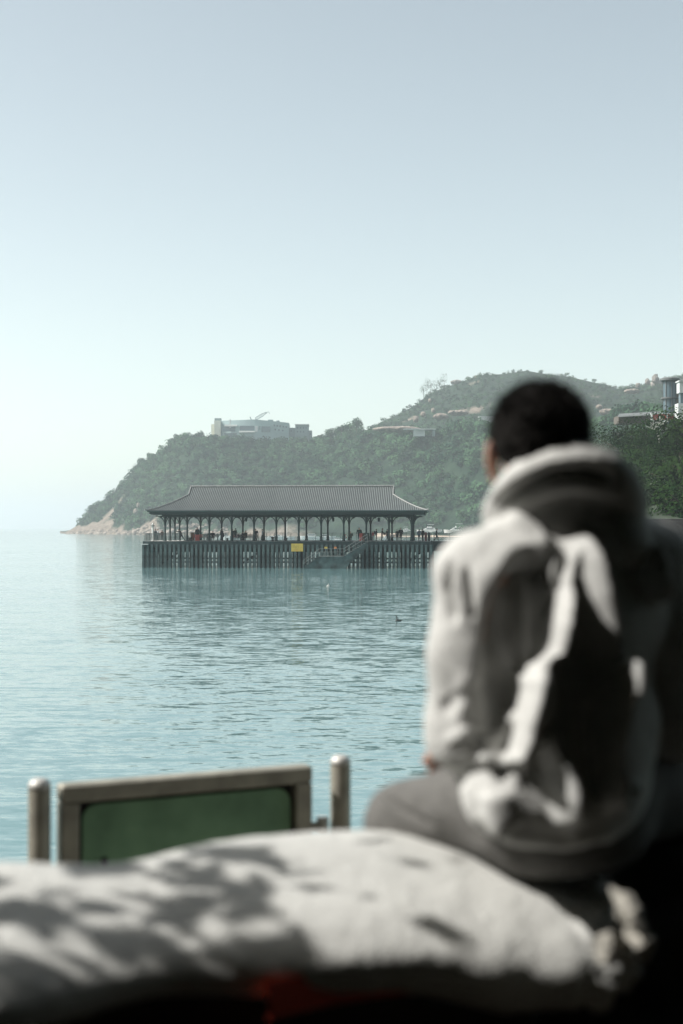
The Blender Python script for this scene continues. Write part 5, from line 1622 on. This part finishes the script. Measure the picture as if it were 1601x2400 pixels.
# --- hoodie
YAW = (0, 0, R(23))
pr = [('e', (.405, 2.56, 5.60), (.205, .13, .205), YAW), ('e', (.392, 2.525, 5.40), (.185, .132, .19), YAW), ('e', (.378, 2.512, 5.30), (.18, .132, .11), YAW),
      ('c', SHL, .076, SHR, .076), ('c', (.305, 2.505, 5.728), .062, (.515, 2.60, 5.738), .062)]
for a, e_, w_ in ((SHL, ELL, WRL), (SHR, ELR, WRR)):
    mid = (a + e_) / 2 + np.array([-.004 if a[0] < .4 else .004, -.01, 0])
    pr += [('c', a, .077, mid, .074), ('c', mid, .074, e_, .070), ('c', e_, .068, e_ + (w_ - e_) * .6, .054), ('c', e_ + (w_ - e_) * .6, .056, w_, .042)]
VX = .0052
lo, hi = np.array([.08, 2.30, 5.15]), np.array([.76, 2.90, 5.84])
P = grid(lo, hi, VX)
f = None
for p in pr:
    d = sd_ell(P, *p[1:]) if p[0] == 'e' else sd_cap(P, *p[1:])
    f = d if f is None else smin(f, d, .022)
tilt = 5.214 + (P[..., 0] - .39) * -.02 + np.clip(.30 - P[..., 0], 0, 1) * .35 + np.clip(P[..., 1] - 2.55, 0, 1) * .12
f = np.maximum(f, tilt - P[..., 2])
# ribbed hem: pulled in just above the bottom edge
V, F = surfnet(f, P[0, 0, 0], VX)
V = relax(V, F, 2); N = vnormals(V, F)
back = np.clip(-N[:, 1] * 2.2 + .15, 0, 1)
left = np.clip(-N[:, 0] * 2.0, 0, 1)
h = np.zeros(len(V))
def F_(pix, wl, wr, H, g=back, Y=2.43):
    global h
    h += fold(V, N, [px2(a, b, Y) for a, b in pix], wl, wr, H, gate=g)
# long drape folds falling from between the shoulders (photo columns, bottom to top)
F_([(1440, 1660), (1432, 1560), (1412, 1440), (1390, 1340), (1360, 1255)], .046, .014, .056)
F_([(1290, 1640), (1298, 1530), (1318, 1430), (1334, 1350), (1344, 1300)], .020, .010, .022)
F_([(1216, 1800), (1244, 1690), (1272, 1590), (1304, 1490), (1330, 1385)], .042, .018, .054)
F_([(1340, 1910), (1318, 1830), (1296, 1760), (1278, 1680), (1272, 1600)], .042, .012, .064)
F_([(1428, 1890), (1422, 1790), (1432, 1690), (1430, 1600), (1420, 1570)], .026, .010, .052)
F_([(1510, 1648), (1465, 1640), (1428, 1636)], .016, .012, .008)
F_([(1290, 1640), (1240, 1610), (1190, 1560), (1170, 1470), (1194, 1340)], .014, .012, .014)
F_([(1240, 1585), (1226, 1480), (1220, 1400), (1234, 1320)], .014, .012, .012)
F_([(1284, 1400), (1294, 1340), (1312, 1290)], .014, .012, .012)
# bunched cloth above the hem on the left
F_([(1150, 1790), (1145, 1740), (1170, 1690), (1204, 1665)], .026, .020, .028)
F_([(1120, 1772), (1180, 1776), (1234, 1756), (1272, 1705)], .022, .022, .020)
F_([(1190, 1935), (1160, 1890), (1150, 1845)], .034, .05, .022)
F_([(1300, 1900), (1250, 1850), (1205, 1800), (1160, 1780)], .020, .03, -.016)
F_([(1450, 1890), (1478, 1870), (1496, 1840)], .016, .016, .018)
F_([(1490, 1900), (1420, 1780), (1440, 1700)], .014, .016, -.010)
F_([(1400, 1850), (1375, 1740), (1370, 1640)], .03, .03, -.016)
# flat hem strip
F_([(1120, 1895), (1200, 1955), (1320, 1975), (1440, 1945)], .022, .022, .010, back)
# hollow between arm and back, and the cleft where the sleeve joins
F_([(1160, 1780), (1158, 1640), (1156, 1500), (1168, 1400), (1205, 1335), (1260, 1312)], .03, .05, -.042)
# yoke: the shoulder stands proud of the back below it
F_([(1136, 1440), (1150, 1360), (1200, 1312), (1285, 1296)], .05, .026, .018)
F_([(1296, 1300), (1262, 1245), (1200, 1200)], .03, .02, .014)
# sleeve creases
F_([(1060, 1450), (1040, 1380), (1048, 1310)], .014, .010, -.014, np.maximum(back, left), 2.5)
F_([(1096, 1440), (1090, 1380), (1082, 1330)], .012, .010, -.012, np.maximum(back, left), 2.5)
F_([(1100, 1760), (1075, 1660), (1090, 1560)], .03, .02, .012, np.maximum(back, left), 2.5)
F_([(1030, 1660), (1070, 1620), (1110, 1600)], .02, .02, -.008, np.maximum(back, left), 2.5)
F_([(1040, 1730), (1080, 1700), (1120, 1690)], .016, .016, .009, np.maximum(back, left), 2.5)
# catching light on the far shoulder
F_([(1552, 1370), (1540, 1325), (1520, 1285)], .030, .014, .045)
F_([(1566, 1420), (1558, 1385), (1546, 1366)], .024, .012, .040)
V = V + N * (h + .0035 * fbm(V, 14, 3))[:, None]
hood_body = mesh_obj('hoodie', V, F, HOODIE, person, smooth=True)

# --- hood lying round the neck
pr = []
ring = []
for k in range(25):
    t = 2 * math.pi * k / 24
    # t=0 right, pi/2 front (away), -pi/2 back (towards us)
    x = .398 + .112 * math.cos(t); y = 2.54 + .104 * math.sin(t)
    z = 5.795 - .056 * math.sin(t) + .012 * math.cos(2 * t + math.pi)
    ring.append(np.array([x, y, z]))
for i, (a, b) in enumerate(zip(ring[:-1], ring[1:])):
    fa = .027 + .011 * max(0, -math.sin(2 * math.pi * (i + .5) / 24))
    pr.append(('c', a, fa, b, fa))
pr += [('e', (.420, 2.508, 5.762), (.108, .050, .078), (R(14), R(10), R(14))), ('e', (.45, 2.50, 5.745), (.09, .055, .07), (0, R(14), 0)), ('e', (.485, 2.54, 5.735), (.06, .07, .05), (0, R(-20), 0))]
P = grid((.17, 2.33, 5.58), (.68, 2.73, 5.95), .0052)
f = None
for p in pr:
    d = sd_ell(P, *p[1:]) if p[0] == 'e' else sd_cap(P, *p[1:])
    f = d if f is None else smin(f, d, .022)
hole = sd_cap(P, HC + np.array([0, .0, .02]), .088, (.385, 2.55, 5.70), .066)
f = np.maximum(f, -hole)
V, F = surfnet(f, P[0, 0, 0], .0052)
V = relax(V, F, 2); N = vnormals(V, F)
back = np.clip(-N[:, 1] * 2.2 + .15, 0, 1); h = np.zeros(len(V))
# undercut below the lit rim, then the slack pouch
F_([(1165, 1190), (1220, 1145), (1290, 1110), (1370, 1105), (1440, 1120)], .020, .034, -.042, back, 2.42)
V = V + N * (h + .003 * fbm(V, 14, 3))[:, None]
mesh_obj('hood', V, F, HOODIE, person, smooth=True)
# ------------------------------------------------------------------ haze over the bay
hm = bpy.data.materials.new('haze'); hm.use_nodes = True
nt = hm.node_tree
for n in list(nt.nodes):
    if n.type != 'OUTPUT_MATERIAL': nt.nodes.remove(n)
pv = nt.nodes.new('ShaderNodeVolumePrincipled')
pv.inputs['Color'].default_value = (.91, .955, .99, 1)
pv.inputs['Density'].default_value = HAZE_DENSITY
pv.inputs['Anisotropy'].default_value = HAZE_G
nt.links.new(pv.outputs[0], nt.nodes['Material Output'].inputs['Volume'])
x0, x1, y0, y1, z0, z1 = -9400, 9400, -60, FAR + 300, -1.8, 215
MB().box(((x0 + x1) / 2, (y0 + y1) / 2, (z0 + z1) / 2), (x1 - x0, y1 - y0, z1 - z0)).build('haze', hm, kind='stuff')
